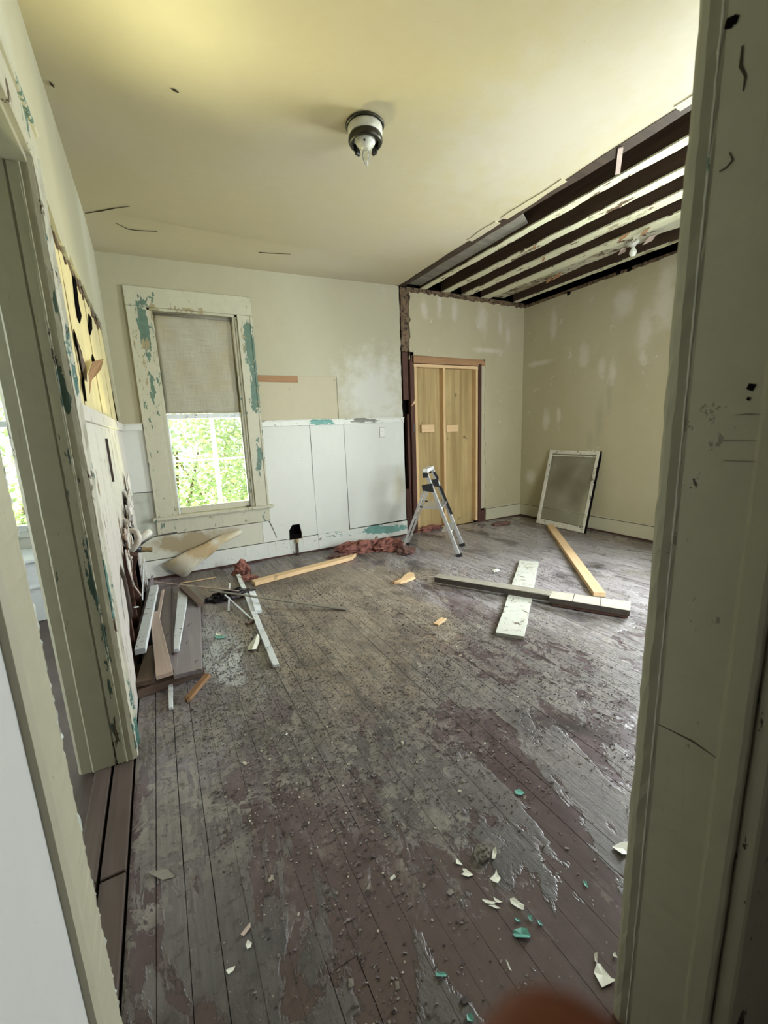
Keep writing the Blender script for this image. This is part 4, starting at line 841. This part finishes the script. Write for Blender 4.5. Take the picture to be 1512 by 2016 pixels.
board('white_plank', 'short wide plank with flaking white paint crossed under the grey plank', 'lumber', fz(1041.5, 1109, .002), fz(1004, 1256, .002), .185, .026, M['grey_paint_wood'], G1, rough=.003)
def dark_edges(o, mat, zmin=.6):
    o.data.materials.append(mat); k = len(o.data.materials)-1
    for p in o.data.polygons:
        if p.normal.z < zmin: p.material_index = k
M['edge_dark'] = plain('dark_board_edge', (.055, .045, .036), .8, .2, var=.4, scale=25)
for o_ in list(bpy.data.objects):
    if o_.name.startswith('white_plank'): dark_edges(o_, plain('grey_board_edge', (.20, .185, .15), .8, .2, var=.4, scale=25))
# notched grey plank
a0 = fz(859, 1143, .030); a1 = fz(1240, 1205, .030); d = (a1-a0); Ln = d.length; Xv = d.normalized(); Yv = V((0, 0, 1)).cross(Xv)
np_ = empty('notched_plank', a0, 'weathered grey plank with a notched pale wide end lying across the white plank', 'lumber', G1)
def NP(x, y, z=0): return a0+Xv*x+Yv*y+V((0, 0, z))
nx_ = Ln*.645
MB().prism([NP(0, -.045), NP(nx_, -.050), NP(nx_, .062), NP(0, .052)], (0, 0, .050)).obj('narrow_half', plain('weathered_grey', (.27, .25, .20), .75, .2, var=.35, scale=14, obj=False), np_, bevel=.003)
MB().prism([NP(nx_, -.085), NP(Ln, -.085), NP(Ln, .085), NP(nx_, .062)], (0, 0, .048)).obj('wide_half', plain('weathered_pale', (.46, .43, .35), .7, .2, var=.25, scale=11, obj=False), np_, bevel=.003, label='wide pale half of the plank')
MB().prism([NP(nx_+.03, -.078, -.018), NP(Ln-.01, -.078, -.018), NP(Ln-.02, .07, -.018), NP(nx_+.03, .07, -.018)], (0, 0, .017)).obj('under_ply', M['dark_stud'], np_)
strip_on([NP(nx_+.17, -.085, .0485), NP(nx_+.165, .08, .0485)], [.004, .003], (0, 0, 1), M['blackline'], 'saw_mark', np_)
strip_on([NP(nx_+.36, -.085, .0485), NP(nx_+.35, .08, .0485)], [.004, .003], (0, 0, 1), M['blackline'], 'saw_mark', np_)
strip_on([NP(nx_-.30, -.05, .0505), NP(nx_-.02, -.045, .0505)], [.002, .003], (0, 0, 1), M['blackline'], 'saw_mark', np_)
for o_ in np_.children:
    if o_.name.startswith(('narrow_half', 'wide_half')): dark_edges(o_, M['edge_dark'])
# splintered pine off-cut
q_ = [fz(776, 1150), fz(790, 1143), fz(796, 1136), fz(806, 1130), fz(815, 1132), fz(818, 1140), fz(800, 1147), fz(789, 1150)]
o = MB().prism(q_, (0, 0, .022)).obj('pine_offcut', M['pine'], None, bevel=.002, base=tuple(q_[3])); tag(o, 'small splintered pine off-cut alone on the grey boards beside the notched plank', 'wood scrap')
for k in range(3):
    p = fz(770+k*5, 1151-k*2); MB().bar(p, p+V((.07, .05, .012)), .008, .006, w2=.012, t2=.012).obj('splinter', M['orange_wood'], o).location = -V(q_[3])
o = board('wood_block', 'tiny tan wood block on the dusty middle of the floor', 'wood scrap', fz(858, 1231), fz(874, 1219), .045, .012, M['pine'])
# left group of sticks
G2 = 'sticks left of the fresh stud'
board('white_trim_strip', 'long chipped white trim strip pointing from the pink insulation to the open floor', 'trim strip', fz(469, 1134, .012), fz(544, 1314, .003), .040, .020, M['white_paint'], G2, rough=.002)
board('white_moulding', 'short white moulding with dark underside half hidden behind the long trim strip', 'trim strip', fz(495, 1168, .003), fz(508, 1208, .003), .055, .030, M['white_paint'], G2, up=(0.2, 0, 1))
board('thin_lath', 'thin grey lath raised off the floor and crossing over the white trim strip', 'lath', fz(411, 1163, .11), fz(683, 1200, .004), .022, .007, M['grey_board'], G2, w2=.045)
board('thin_lath', 'long pale lath reaching from the corner pile to the white trim strip', 'lath', fz(301, 1146, .055), fz(470, 1164, .070), .018, .006, M['pink_wood'], G2)
board('white_stick', 'thin white stick leaning on the long white trim strip', 'stick', fz(443, 1172, .05), fz(498, 1222, .004), .014, .008, M['white_paint'], G2)
board('white_stick', 'short white stick standing across the black rag', 'stick', fz(452, 1149, .04), fz(450, 1203, .004), .016, .006, M['white_paint'], G2)
board('brown_chip_block', 'tiny brown wood block touching the left side of the white trim strip', 'wood scrap', fz(485, 1231), fz(499, 1224), .030, .020, M['brown_wood'], G2)
board('lath', 'short pale lath lying at the foot of the baseboard by the torn paper', 'lath', fz(355, 1149, .004), fz(425, 1137, .004), .020, .006, M['pine'], G2)
# ------------------------------------------------------------------ the pile in the left corner
G3 = 'boards piled along the left wall'
def pile(name, label, x0, y0, z0, x1, y1, z1, w_, t, mat, **k):
    cat = k.pop('cat', 'lumber'); return board(name, label, cat, fz(x0, y0, z0), fz(x1, y1, z1), w_, t, mat, k.pop('group', G3), **k)
pile('old_plank', 'right-hand wide mauve plank at the bottom of the corner pile', 376, 1192, .012, 371, 1331, .060, .150, .026, M['mauve_board'])
pile('old_plank', 'left-hand wide mauve plank at the bottom of the corner pile', 338, 1160, .010, 322, 1332, .058, .150, .026, M['mauve_board'])
pile('brown_beam', 'brown square-edged beam lying crosswise under the near end of the pile', 272, 1372, .000, 402, 1326, .000, .050, .050, M['brown_wood'])
pile('white_post_strip', 'white painted post strip on top at the left side of the pile', 305, 1160, .10, 277, 1288, .115, .060, .038, M['white_paint'])
pile('pink_board', 'narrow pinkish board with nails fanning out in the middle of the pile', 304, 1210, .092, 325, 1334, .100, .055, .024, M['pink_wood'], w2=.085)
pile('brown_board', 'dark brown board with pale edge at the near left end of the pile', 300, 1278, .060, 286, 1350, .062, .060, .030, M['brown_wood'], w2=.09)
pile('white_board', 'broad pale blue-white board with a black edge lying on the mauve planks', 362, 1166, .042, 347, 1284, .085, .090, .022, M['white_paint'], w2=.035)
pile('black_edged_strip', 'thin black-edged strip beside the blue-white board', 339, 1158, .042, 341, 1290, .090, .012, .022, M['rust'])
pile('dark_short_board', 'short dark board with a sawn end at the far right of the pile', 360, 1160, .075, 396, 1194, .040, .055, .034, M['brown_wood'])
pile('grey_short_board', 'short grey board lying under the dark short board', 372, 1155, .045, 392, 1188, .045, .085, .022, M['grey_board'])
pile('pink_strip', 'thin pink strip right of the white post strip', 321, 1164, .070, 309, 1236, .085, .022, .016, M['pink_wood'])
pile('broken_stick', 'broken orange-brown stick sticking out of the near right corner of the pile', 411, 1331, .052, 370, 1380, .004, .035, .022, M['orange_wood'], cut='broken')
pile('white_stake', 'upright-looking white stake poking out from below the near end of the pile', 335, 1335, .002, 337, 1398, .002, .022, .018, M['white_paint'], rough=.002)
pile('brown_board_flat', 'flat brown board end under the pile at the left wall', 283, 1310, .004, 268, 1368, .004, .09, .020, M['brown_wood'])
pile('leaning_grey_board', 'grey board on edge against the left wall behind the pile', 302, 1150, .02, 277, 1262, .02, .016, .09, M['mauve_board'])
# bent nails standing in the boards
rn = random.Random(2)
for k, (x, y) in enumerate(((323, 1210), (326, 1248), (301, 1270), (371, 1228), (366, 1262), (383, 1300), (386, 1318), (309, 1340), (297, 1345))):
    p = fz(x, y, .125); p2 = fz(x+rn.uniform(-2, 2), y+6, .085)
    o = MB().tube([p2, p2*.3+p*.7+V((.004, 0, 0)), p+V((.02, .0, -.004))], .0016, 6).obj('bent_nail', M['rust'], None, base=tuple(p2))
    tag(o, ('bent nail beside the top of the blue-white board', 'bent nail left of the middle of the blue-white board', 'bent nail next to the white post strip', 'farthest bent nail on the right-hand mauve plank', 'bent nail halfway down the right-hand mauve plank', 'bent nail near the right edge of the mauve plank, second from its near end', 'bent nail nearest the near end of the right-hand mauve plank', 'bent nail at the wide near end of the pinkish board', 'bent nail on the dark brown board at the near left of the pile')[k], 'nail', 'bent nails in the pile')
# ------------------------------------------------------------------ pipes and broken timber at the hole in the left wall
def tubething(name, label, cat, pts, r, mat, group=None, seg=12, extra=None, base=None):
    e = empty(name, tuple(pts[0]), label, cat, group); MB().tube(pts, r, seg).obj('pipe', mat, e, smooth=True)
    return e
def wl(x, y, X): return ax(x, y, X)
PY = 3.42
def py(x, y, dy=0.0): return ay(x, y, PY+dy)
GPI = 'pipes at the hole in the left wall'
pts = [py(238, 1096, .02), py(250, 1089, .0), py(262, 1081, -.02), py(271, 1070, -.03), py(273, 1057, -.03), py(268, 1047, -.02), py(259, 1044, 0), py(252, 1049, .01), py(251, 1054, .02)]
e = tubething('plastic_drain_hook', 'curled white plastic drain pipe sticking out of the broken left wall', 'pipe', pts, .021, M['pvc'], GPI)
pts = [py(252, 1078, .12), py(272, 1064, .12), py(294, 1047, .12)]
e = tubething('plastic_pipe', 'straight white plastic pipe end beside the curled drain pipe', 'pipe', pts, [.024, .026, .028], M['pvc'], GPI)
MB().tube([pts[-1], pts[-1]+(pts[-1]-pts[-2]).normalized()*.012], [.027, .018], 12).obj('pipe_cap', M['chipw'], e)
pts = [py(232, 1092, .03), py(250, 1087, .03), py(264, 1080, .03), py(279, 1082, .03)]
e = tubething('black_pipe', 'thick black pipe ending in a brass fitting below the white pipes', 'pipe', pts, [.024, .028, .030, .024], M['black'], GPI)
MB().tube([py(278, 1081.5, .03), py(286, 1082, .03), py(286.5, 1082, .03), py(293, 1082, .03), py(293.5, 1082, .03), py(300, 1082, .03)], [.022, .021, .017, .017, .020, .020], 12).obj('brass_end', M['brass'], e)
pts = [py(244, 1098, .1), py(262, 1084, .15), py(285, 1066, .25), py(300, 1057, .5), py(320, 1053, .9), py(348, 1048, 1.22)]
tubething('black_cable', 'black cable sagging from the wall hole towards the window apron', 'cable', pts, [.010, .009, .008, .007, .007, .006], M['black'])
pts = [wl(233, 1110, XL-.01), wl(245, 1140, XL+.02), wl(252, 1175, XL+.03), wl(258, 1215, XL+.03)]
tubething('dark_hose', 'dark hose hanging down the broken left wall behind the casing', 'hose', pts, .010, M['rust'])
e = board('timber_end', 'sawn brown timber end jutting from the hole under the black pipe', 'lumber', ay(240, 1118, 3.30), ay(267, 1120, 3.30), .10, .105, M['dark_stud'], None)
for k, (x0, y0, x1, y1, w_) in enumerate(((256, 1145, 276, 1172, .016), (262, 1196, 271, 1195, .008), (283, 1100, 289, 1150, .03), (281, 1110, 279, 1180, .02))):
    X = XL+.015
    board('broken_lath', ('thin pale lath stuck across the dark hole in the left wall', 'short white lath low in the dark wall hole', 'white broken lath upright at the corner beside the hole', 'second white broken lath upright at the corner, nearer the pile')[k], 'lath',
          wl(x0, y0, X), wl(x1, y1, X+.02), w_, .008, M['white_paint'] if k else M['pink_wood'], None, up=(1, 0, 0))
# ------------------------------------------------------------------ torn vinyl paper hanging under the window
vp = [(322, 1111), (338, 1124), (349, 1131), (358, 1136), (365, 1137), (372, 1131), (385, 1116), (400, 1104), (412, 1096), (424, 1085), (437, 1072), (447, 1065), (470, 1055), (478, 1049), (474, 1043), (458, 1047), (440, 1051), (425, 1058), (400, 1072), (372, 1083), (350, 1095)]
P3 = []
for i, (x, y) in enumerate(vp):
    out = .012+.07*max(0, min(1, (y-1045)/90))*(1 if y > 1060 else .5)
    P3.append(ay(x, y, YB-.02-out))
cen = sum(P3, V())/len(P3); cen.y -= .012
ve = empty('torn_wall_paper', tuple(P3[4]), 'torn stained sheet of wall paper hanging down below the window apron', 'wall paper')
m = MB(); k = len(P3); mid = [p*.5+cen*.5+V((0, .010*math.sin(i*1.7), 0)) for i, p in enumerate(P3)]
m.add(P3+mid+[cen], [(i, (i+1) % k, (i+1) % k+k, i+k) for i in range(k)]+[(i+k, (i+1) % k+k, 2*k) for i in range(k)])
o = m.obj('sheet', M['vinyl'], ve, smooth=True); o.modifiers.new('s', 'SOLIDIFY').thickness = .002
# ------------------------------------------------------------------ insulation clumps, rag
def clump(name, label, cat, cx, cy, rx, ry, rz, ang, mat, seed, group=None, z=None, lobes=7):
    rr = random.Random(seed); c = fz(cx, cy); bm = bmesh.new()
    bmesh.ops.create_icosphere(bm, subdivisions=5, radius=1)
    off = V((rr.uniform(0, 50), rr.uniform(0, 50), 0)); ca, sa = math.cos(ang), math.sin(ang)
    for v in bm.verts:
        p = v.co.copy()
        n1 = mnoise.fractal(V((p.x*rx*9, p.y*ry*9, p.z*2))+off, 1.0, 2.2, 5); n2 = mnoise.noise(p*2.2+off*2)
        ridg = abs(mnoise.noise(V((p.x*rx*14, p.y*ry*14, p.z*3))+off*1.3))
        s = 1+.38*n1+.35*n2-.30*ridg
        q = V((p.x*rx*s, p.y*ry*s, max(0.0, p.z*rz*(s+.55*mnoise.noise(V((p.x*rx*7, p.y*ry*7, 0))+off)) + rz*.35)))
        v.co = V((q.x*ca-q.y*sa, q.x*sa+q.y*ca, q.z))
    me = bpy.data.meshes.new(name); bm.to_mesh(me); bm.free(); me.materials.append(mat)
    for p in me.polygons: p.use_smooth = True
    o = bpy.data.objects.new(name, me); COL.objects.link(o); o.location = c; tag(o, label, cat, group); return o
def insul_mat(name, a, b, d):
    n = NT(name); p = n.pos(obj=True)
    c = n.mix(n.ramp(n.noise(p, 9, 4, .7), .40, .60), a, b); c = n.mix(n.ramp(n.noise(p, 17, 6, .75), .5, .62, 0, .9), c, d)
    n.bump(n.noise(p, 45, 6, .8), .9, .012); return n.end(c, .95, .05)
M['insul'] = insul_mat('pink_insulation', (.34, .15, .12), (.20, .085, .07), (.07, .035, .03))
M['insul_dark'] = insul_mat('dirty_insulation', (.16, .10, .085), (.09, .06, .05), (.30, .13, .10))
GI = 'pink insulation scraps on the floor'
clump('insulation_clump', 'big torn clump of pink insulation against the baseboard', 'insulation', 712, 1085, .29, .11, .105, -.06, M['insul'], 5, GI)
clump('insulation_clump', 'pink insulation clump joining the big one, left of the ladder', 'insulation', 766, 1082, .20, .10, .10, -.2, M['insul'], 8, GI)
clump('insulation_clump', 'dirty grey-brown insulation wad at the rear foot of the ladder', 'insulation', 800, 1090, .10, .09, .07, .3, M['insul_dark'], 12, GI)
clump('insulation_clump', 'thin grey insulation scrap at the left tip of the big clump', 'insulation', 667, 1096, .12, .06, .03, .1, M['insul_dark'], 15, GI)
clump('insulation_clump', 'flat reddish insulation heap on the floor before the plywood behind the ladder', 'insulation', 845, 1044, .20, .07, .05, .05, M['insul'], 19, GI)
clump('insulation_clump', 'small pink insulation wad at the tip of the white trim strip', 'insulation', 478, 1129, .085, .10, .085, .2, M['insul'], 23, GI)
clump('insulation_clump', 'low brown-pink insulation scrap by the end of the fresh stud', 'insulation', 490, 1141, .09, .06, .035, .3, M['insul'], 29, GI)
clump('insulation_clump', 'dark scrap heap in the far corner of the floor left of the leaning sash', 'insulation', 985, 1033, .17, .06, .03, .0, M['insul_dark'], 31, GI)
M['rag'] = insul_mat('black_rag_cloth', (.012, .011, .012), (.03, .027, .028), (.16, .15, .15))
clump('black_rag', 'crumpled black rag on the floor left of the white trim strip', 'rag', 452, 1176, .20, .075, .05, .0, M['rag'], 41)
clump('rubble_lump', 'round grey lump of rubble among the white paint chips', 'rubble', 950, 1682, .026, .022, .020, .4, M['rubble'], 44)
clump('crumpled_paper', 'small crumpled white paper scrap behind the white plank', 'paper scrap', 976, 1124, .05, .03, .010, .4, M['chipw'], 47)
# white curled scrap beside the trim strip
q_ = [fz(488, 1281), fz(490, 1272), fz(499, 1260), fz(508, 1256), (fz(512, 1258)), fz(511, 1268), fz(505, 1279), fz(497, 1284)]
q_ = [p+V((0, 0, .004+.016*(i % 4 == 3)+.012*(i in (3, 4, 5)))) for i, p in enumerate(q_)]
o = MB().prism(q_, (0, 0, .0015)).obj('white_curled_scrap', M['chipw'], None, base=tuple(q_[0])); tag(o, 'curled oval scrap of white plaster skin left of the white trim strip', 'plaster scrap')
# ------------------------------------------------------------------ paint chips lying near the doorway
def chip(label, pts, mat, cat='paint chip', group='white paint chips near the doorway', curl=.006):
    q_ = [fz(x, y) for x, y in pts]; c = sum(q_, V())/len(q_)
    R = max((p-c).length for p in q_)
    q2 = [p+V((0, 0, .0015+curl*((p-c).length/R)**2*(1 if i % 2 else .25))) for i, p in enumerate(q_)]
    cc = c+V((0, 0, .0012)); m = MB(); k = len(q2); t = V((0, 0, .0012))
    m.add(q2+[cc]+[p+t for p in q2]+[cc+t], [(i, (i+1) % k, k)[::-1] for i in range(k)]+[(k+1+i, k+1+(i+1) % k, 2*k+1) for i in range(k)]+[(i, (i+1) % k, k+1+(i+1) % k, k+1+i) for i in range(k)])
    o = m.obj('paint_chip', mat, None, base=tuple(c)); tag(o, label, cat, group); return o
def z7(l): return [(760+x/2.8, 1500+y/2.8) for x, y in l]
chip('largest white paint chip, beside the foot of the right jamb', z7([(1145, 1165), (1160, 1120), (1180, 1118), (1205, 1155), (1250, 1205), (1270, 1215), (1190, 1250), (1170, 1215)]), M['chipw'])
chip('white paint chip with a pointed top among the cluster in the foreground', z7([(572, 648), (600, 622), (608, 598), (614, 622), (632, 645), (616, 678), (590, 662)]), M['chipw'])
chip('long white paint chip lying aslant right of the stacked slivers', z7([(682, 760), (705, 755), (740, 780), (762, 800), (758, 822), (725, 808), (690, 785)]), M['chipw'])
chip('upright white sliver of paint beside the grey rubble lump', z7([(590, 485), (606, 478), (610, 505), (600, 545), (582, 538)]), M['chipw'])
chip('small triangular white paint chip left of the rubble lump', z7([(384, 535), (400, 545), (424, 574), (386, 566)]), M['chipw'])
chip('broken white paint chip below the triangular one', z7([(420, 592), (440, 594), (480, 628), (455, 640), (414, 624), (430, 612)]), M['chipw'])
chip('left white sliver of the stacked slivers', z7([(528, 762), (560, 765), (610, 780), (590, 790), (550, 782)]), M['chipw'])
chip('upper right sliver of the stacked slivers', z7([(590, 748), (612, 760), (642, 778), (620, 782), (600, 770)]), M['chipw'])
chip('lower sliver of the stacked slivers', z7([(566, 795), (600, 792), (632, 812), (610, 812)]), M['chipw'])
chip('curled white paint chip touching the right jamb higher up', z7([(1245, 475), (1290, 452), (1328, 445), (1342, 480), (1335, 515), (1300, 522)]), M['chipw'], curl=.012)
chip('thin white splinter of paint in front of the teal chips', z7([(660, 1095), (672, 1110), (692, 1158), (680, 1150)]), M['chipw'])
chip('small white paint chip above the largest one', z7([(1250, 1060), (1262, 1058), (1278, 1088), (1252, 1078)]), M['chipw'])
chip('greyish paint chip lying behind the largest white one', z7([(1148, 1060), (1164, 1062), (1164, 1115), (1150, 1105)]), M['cer'])
GT = 'teal paint chips near the doorway'
chip('largest teal paint chip in the foreground', z7([(698, 955), (705, 938), (745, 918), (775, 930), (798, 968), (790, 985), (710, 972)]), M['chipt'], group=GT, curl=.010)
chip('small teal chip up left of the largest teal one', z7([(708, 865), (730, 868), (745, 886), (722, 888)]), M['chipt'], group=GT)
chip('small teal chip straight above the largest teal one', z7([(780, 850), (800, 852), (810, 885), (792, 880)]), M['chipt'], group=GT)
chip('greyish teal chip up right of the largest teal one', z7([(830, 875), (848, 880), (868, 908), (845, 905)]), M['chipt'], group=GT)
chip('flat teal chip at the bottom left of the foreground', z7([(272, 1165), (320, 1163), (336, 1178), (330, 1192), (275, 1188)]), M['chipt'], group=GT)
chip('teal chip near the right jamb', z7([(1085, 660), (1105, 665), (1114, 700), (1095, 685)]), M['chipt'], group=GT)
chip('striped green-white chip at the very bottom edge', z7([(445, 1395), (475, 1395), (482, 1440), (448, 1440)]), M['chipt'], group=GT)
chip('pale teal chip among dark crumbs in the middle foreground', z7([(708, 160), (735, 155), (765, 175), (745, 190), (715, 180)]), M['chipt'], group=GT)
chip('tan chip of board near the left wall foreground', [(289, 1718), (320, 1734), (345, 1728), (330, 1712)], M['grey_board'], group='tan chips', curl=.006)
chip('narrow white chip in the left foreground', [(445, 1912), (452, 1908), (463, 1904), (460, 1914), (450, 1920)], M['chipw'])
chip('small oval white chip in the left foreground', [(484, 1862), (488, 1854), (496, 1858), (494, 1869), (487, 1870)], M['chipw'])
chip('pinkish sliver in the left foreground', [(474, 1841), (482, 1830), (493, 1818), (494, 1828), (480, 1845)], M['pink_wood'])
# scattered pale bits beside the pile
chip('pale green flake right of the corner pile', [(420, 1253), (432, 1252), (446, 1254), (440, 1258), (426, 1258)], M['chipt'], group='flakes by the pile')
chip('white flake pair beside the pale green flake', [(427, 1246), (436, 1250), (431, 1253), (424, 1250)], M['chipw'], group='flakes by the pile')
# ------------------------------------------------------------------ crumbs and paint flakes on the floor
def flakes():
    rr = random.Random(99); m = MB(); n = 0
    def dens(x, y):
        d = mnoise.fractal(V((x*1.3, y*.8, 3.3)), 1.0, 2.0, 4)*.9+.30
        d += .55*math.exp(-((x-.35)**2/.30+(y-2.0)**2/.35)) + .45*math.exp(-((x-1.3)**2/.5+(y-1.9)**2/.5))
        d -= .5*max(0, (x-2.2))*.6; d -= .45*max(0, y-3.2); d -= .30*math.exp(-((y-.75)**2/.10))
        if x < 0: d -= .5
        return d
    tries = 0
    while n < 17000 and tries < 140000:
        tries += 1
        x = rr.uniform(-.22, 3.9); y = rr.uniform(.55, 4.3)
        if rr.random() > max(0, dens(x, y)): continue
        s = rr.uniform(.0016, .0048)*(1 if rr.random() < .95 else 2.2); a = rr.uniform(0, 6.28); ti = rr.uniform(0, .007)*min(1.3, s/.006); el = rr.uniform(.3, .9)
        ca, sa = math.cos(a)*s, math.sin(a)*s; z = .0008
        q = [(x+ca*u-sa*v*el, y+sa*u+ca*v*el, z+ti*w_) for u, v, w_ in ((-1, -1, 0), (1, -.7, rr.random()), (.8, 1, 1), (-.9, .8, rr.random()*.5))]
        r_ = rr.random(); mi = 0 if r_ < .28 else 1 if r_ < .60 else 2 if r_ < .95 else 3 if r_ < .992 else 4
        m.add(q+[(a_, b_, c_+.0012) for a_, b_, c_ in q], [(0, 3, 2, 1), (4, 5, 6, 7), (0, 1, 5, 4), (1, 2, 6, 5), (2, 3, 7, 6), (3, 0, 4, 7)], mi); n += 1
    me = bpy.data.meshes.new('floor_debris'); me.from_pydata([tuple(v) for v in m.v], [], m.f)
    for mt in (plain('flake_dark', (.06, .048, .044), .8, .2), plain('flake_mauve', (.13, .10, .105), .6, .3), plain('flake_grey', (.20, .18, .155), .8, .2), plain('flake_pale', (.42, .38, .30), .7, .2), M['chipw']): me.materials.append(mt)
    for p, i in zip(me.polygons, m.mi): p.material_index = i
    o = bpy.data.objects.new('floor_debris', me); COL.objects.link(o); o['kind'] = 'stuff'
    tag(o, 'crumbs and paint flakes strewn over the old floorboards', 'debris'); return o
flakes()
# ------------------------------------------------------------------ outside the back window: hedge and post
def hedge(name, label, cx, cy, rx, ry, rz, zc, n, seed):
    e = empty(name, (cx, cy, -.55), label, 'tree', 'greenery outside the back window'); rr = random.Random(seed); m = MB()
    for _ in range(n):
        while True:
            p = V((rr.uniform(-1, 1), rr.uniform(-1, .4), rr.uniform(-1, 1)))
            if .45 < p.length < 1: break
        c = V((cx+p.x*rx, cy+p.y*ry, zc+p.z*rz)); s = rr.uniform(.035, .075)
        a = V((rr.uniform(-1, 1), rr.uniform(-1, 1), rr.uniform(-.6, .6))).normalized(); b = a.cross(V((rr.uniform(-1, 1), rr.uniform(-1, 1), rr.uniform(-1, 1)))).normalized()
        m.add([c-a*s, c+b*s*.45, c+a*s, c-b*s*.45], [(0, 1, 2, 3)], 0 if rr.random() < .7 else 1)
    m2 = plain('leaf_yellow', (.86, .84, .60), .5, .4, var=.3, scale=3, bump=0)
    o = m.obj('foliage', [M['leaf'], m2], e); o['kind'] = 'stuff'
    for k in range(4):
        a = k*1.7; MB().tube([(cx+.1*math.cos(a), cy+.1*math.sin(a), -.56), (cx+.35*rx*math.cos(a), cy+.2*ry*math.sin(a), zc)], [.05, .02], 8).obj('stem', M['bark'], e)
hedge('garden_bush', 'sunlit bush filling the left of the back window view', .1, 8.6, 1.7, 1.0, 1.9, 1.2, 9000, 1)
hedge('garden_bush', 'sunlit bush filling the right of the back window view', 2.4, 9.4, 1.8, 1.0, 2.1, 1.3, 9000, 2)
hedge('garden_bush', 'dense bush further back behind the other two', 1.2, 11.5, 3.6, 1.2, 2.9, 1.9, 9000, 3)
fp = empty('garden_fence_post', (.70, 6.2, -.55), 'pale post with a thin rail standing outside the back window', 'post')
MB().box(.685, .735, 6.18, 6.23, -.55, 2.3).obj('post', M['post'], fp)
MB().box(-1.4, 3.0, 6.17, 6.19, 1.10, 1.122).obj('rail', M['post'], fp)
MB().box(-1.4, .7, 6.17, 6.19, 1.17, 1.18).obj('wire', M['post'], fp)
hedge('garden_bush', 'shrub outside the window of the next room', -6.2, 3.2, 1.2, 2.6, 1.6, 1.2, 6000, 4)
# ------------------------------------------------------------------ next room: radiator-like white cabinet seen in the gap
cb = empty('white_metal_cabinet', (-1.15, 4.45, -.04), 'white metal cabinet under the window of the next room, seen through the side doorway', 'cabinet')
MB().box(-1.55, -.75, 4.22, 4.66, -.04, .47).obj('body', M['white_sheet'], cb, bevel=.01)
MB().box(-1.57, -.73, 4.19, 4.67, .47, .50).obj('top', M['white_sheet'], cb, bevel=.006)
MB().box(-1.53, -.77, 4.205, 4.22, .25, .265).obj('ledge', M['white_sheet'], cb)
hedge('garden_bush', 'bush seen through the gap of the side doorway in the next room window', -2.3, 8.6, 1.4, 1.0, 1.9, 1.2, 6000, 5)
# ------------------------------------------------------------------ the fingertip in front of the lens: a whole hand holding up below the camera
def CP(x, y, d): return CAM+rgt*x+upv*y+fwd*d      # metres right, up and ahead of the lens
hn = bpy.data.meshes.new('hand'); jv = []; je = []; jr = []
def jn(x, y, d, r_, parent=None):
    jv.append(CP(x, y, d)); jr.append(r_); i = len(jv)-1
    if parent is not None: je.append((parent, i))
    return i
wr = jn(.075, -.235, .030, .026); arm = jn(.085, -.33, .00, .030, wr); arm2 = jn(.10, -.43, -.05, .036, arm)
p1 = jn(.062, -.195, .040, .026, wr); p2 = jn(.052, -.160, .045, .024, p1)
k1 = jn(.040, -.135, .046, .0105, p2); a = jn(.030, -.108, .050, .0092, k1); a = jn(.022, -.080, .046, .0115, a); a = jn(.0178, -.0560, .041, .0125, a)
k = jn(.058, -.132, .052, .0105, p2); a = jn(.052, -.112, .078, .0092, k); a = jn(.040, -.120, .092, .0086, a); a = jn(.030, -.132, .086, .0078, a)
k = jn(.074, -.142, .054, .010, p2); a = jn(.070, -.124, .080, .0088, k); a = jn(.058, -.132, .093, .0082, a); a = jn(.048, -.144, .086, .0075, a)
k = jn(.088, -.160, .050, .009, p2); a = jn(.088, -.146, .070, .0078, k); a = jn(.079, -.152, .082, .0072, a); a = jn(.071, -.162, .077, .0066, a)
t = jn(.035, -.190, .052, .013, p1); a = jn(.012, -.170, .066, .0115, t); a = jn(.006, -.150, .078, .0098, a)
hn.from_pydata([tuple(v) for v in jv], je, []); ho = bpy.data.objects.new('hand', hn); COL.objects.link(ho)
sk = ho.modifiers.new('skin', 'SKIN'); sk.use_smooth_shade = True
for d_, r_ in zip(hn.skin_vertices[0].data if len(hn.skin_vertices) else [], jr): d_.radius = (r_, r_)

if not len(hn.skin_vertices):
    bm = bmesh.new(); bm.from_mesh(hn); ly = bm.verts.layers.skin.verify()
    for v, r_ in zip(bm.verts, jr): v[ly].radius = (r_, r_)
    bm.verts.ensure_lookup_table(); bm.verts[0][ly].use_root = True
    bm.to_mesh(hn); bm.free()
ho.modifiers.new('sub', 'SUBSURF').levels = 2; ho.modifiers['sub'].render_levels = 2
M['skin'] = plain('skin', (.19, .040, .012), .5, .4, var=.08, scale=40); hn.materials.append(M['skin'])
tag(ho, 'out-of-focus fingertip of a bare hand rising into the bottom edge', 'hand')
nl = MB(); c0 = CP(.0178, -.0575, .0312); ax1 = (CP(.0185, -.056, .0375)-CP(.022, -.083, .0505)).normalized()
nl.bar(c0-ax1*.006, c0+ax1*.004, .010, .001, fwd, w2=.007).obj('fingernail', plain('nail', (.60, .30, .22), .3, .5), ho, bevel=.0003)
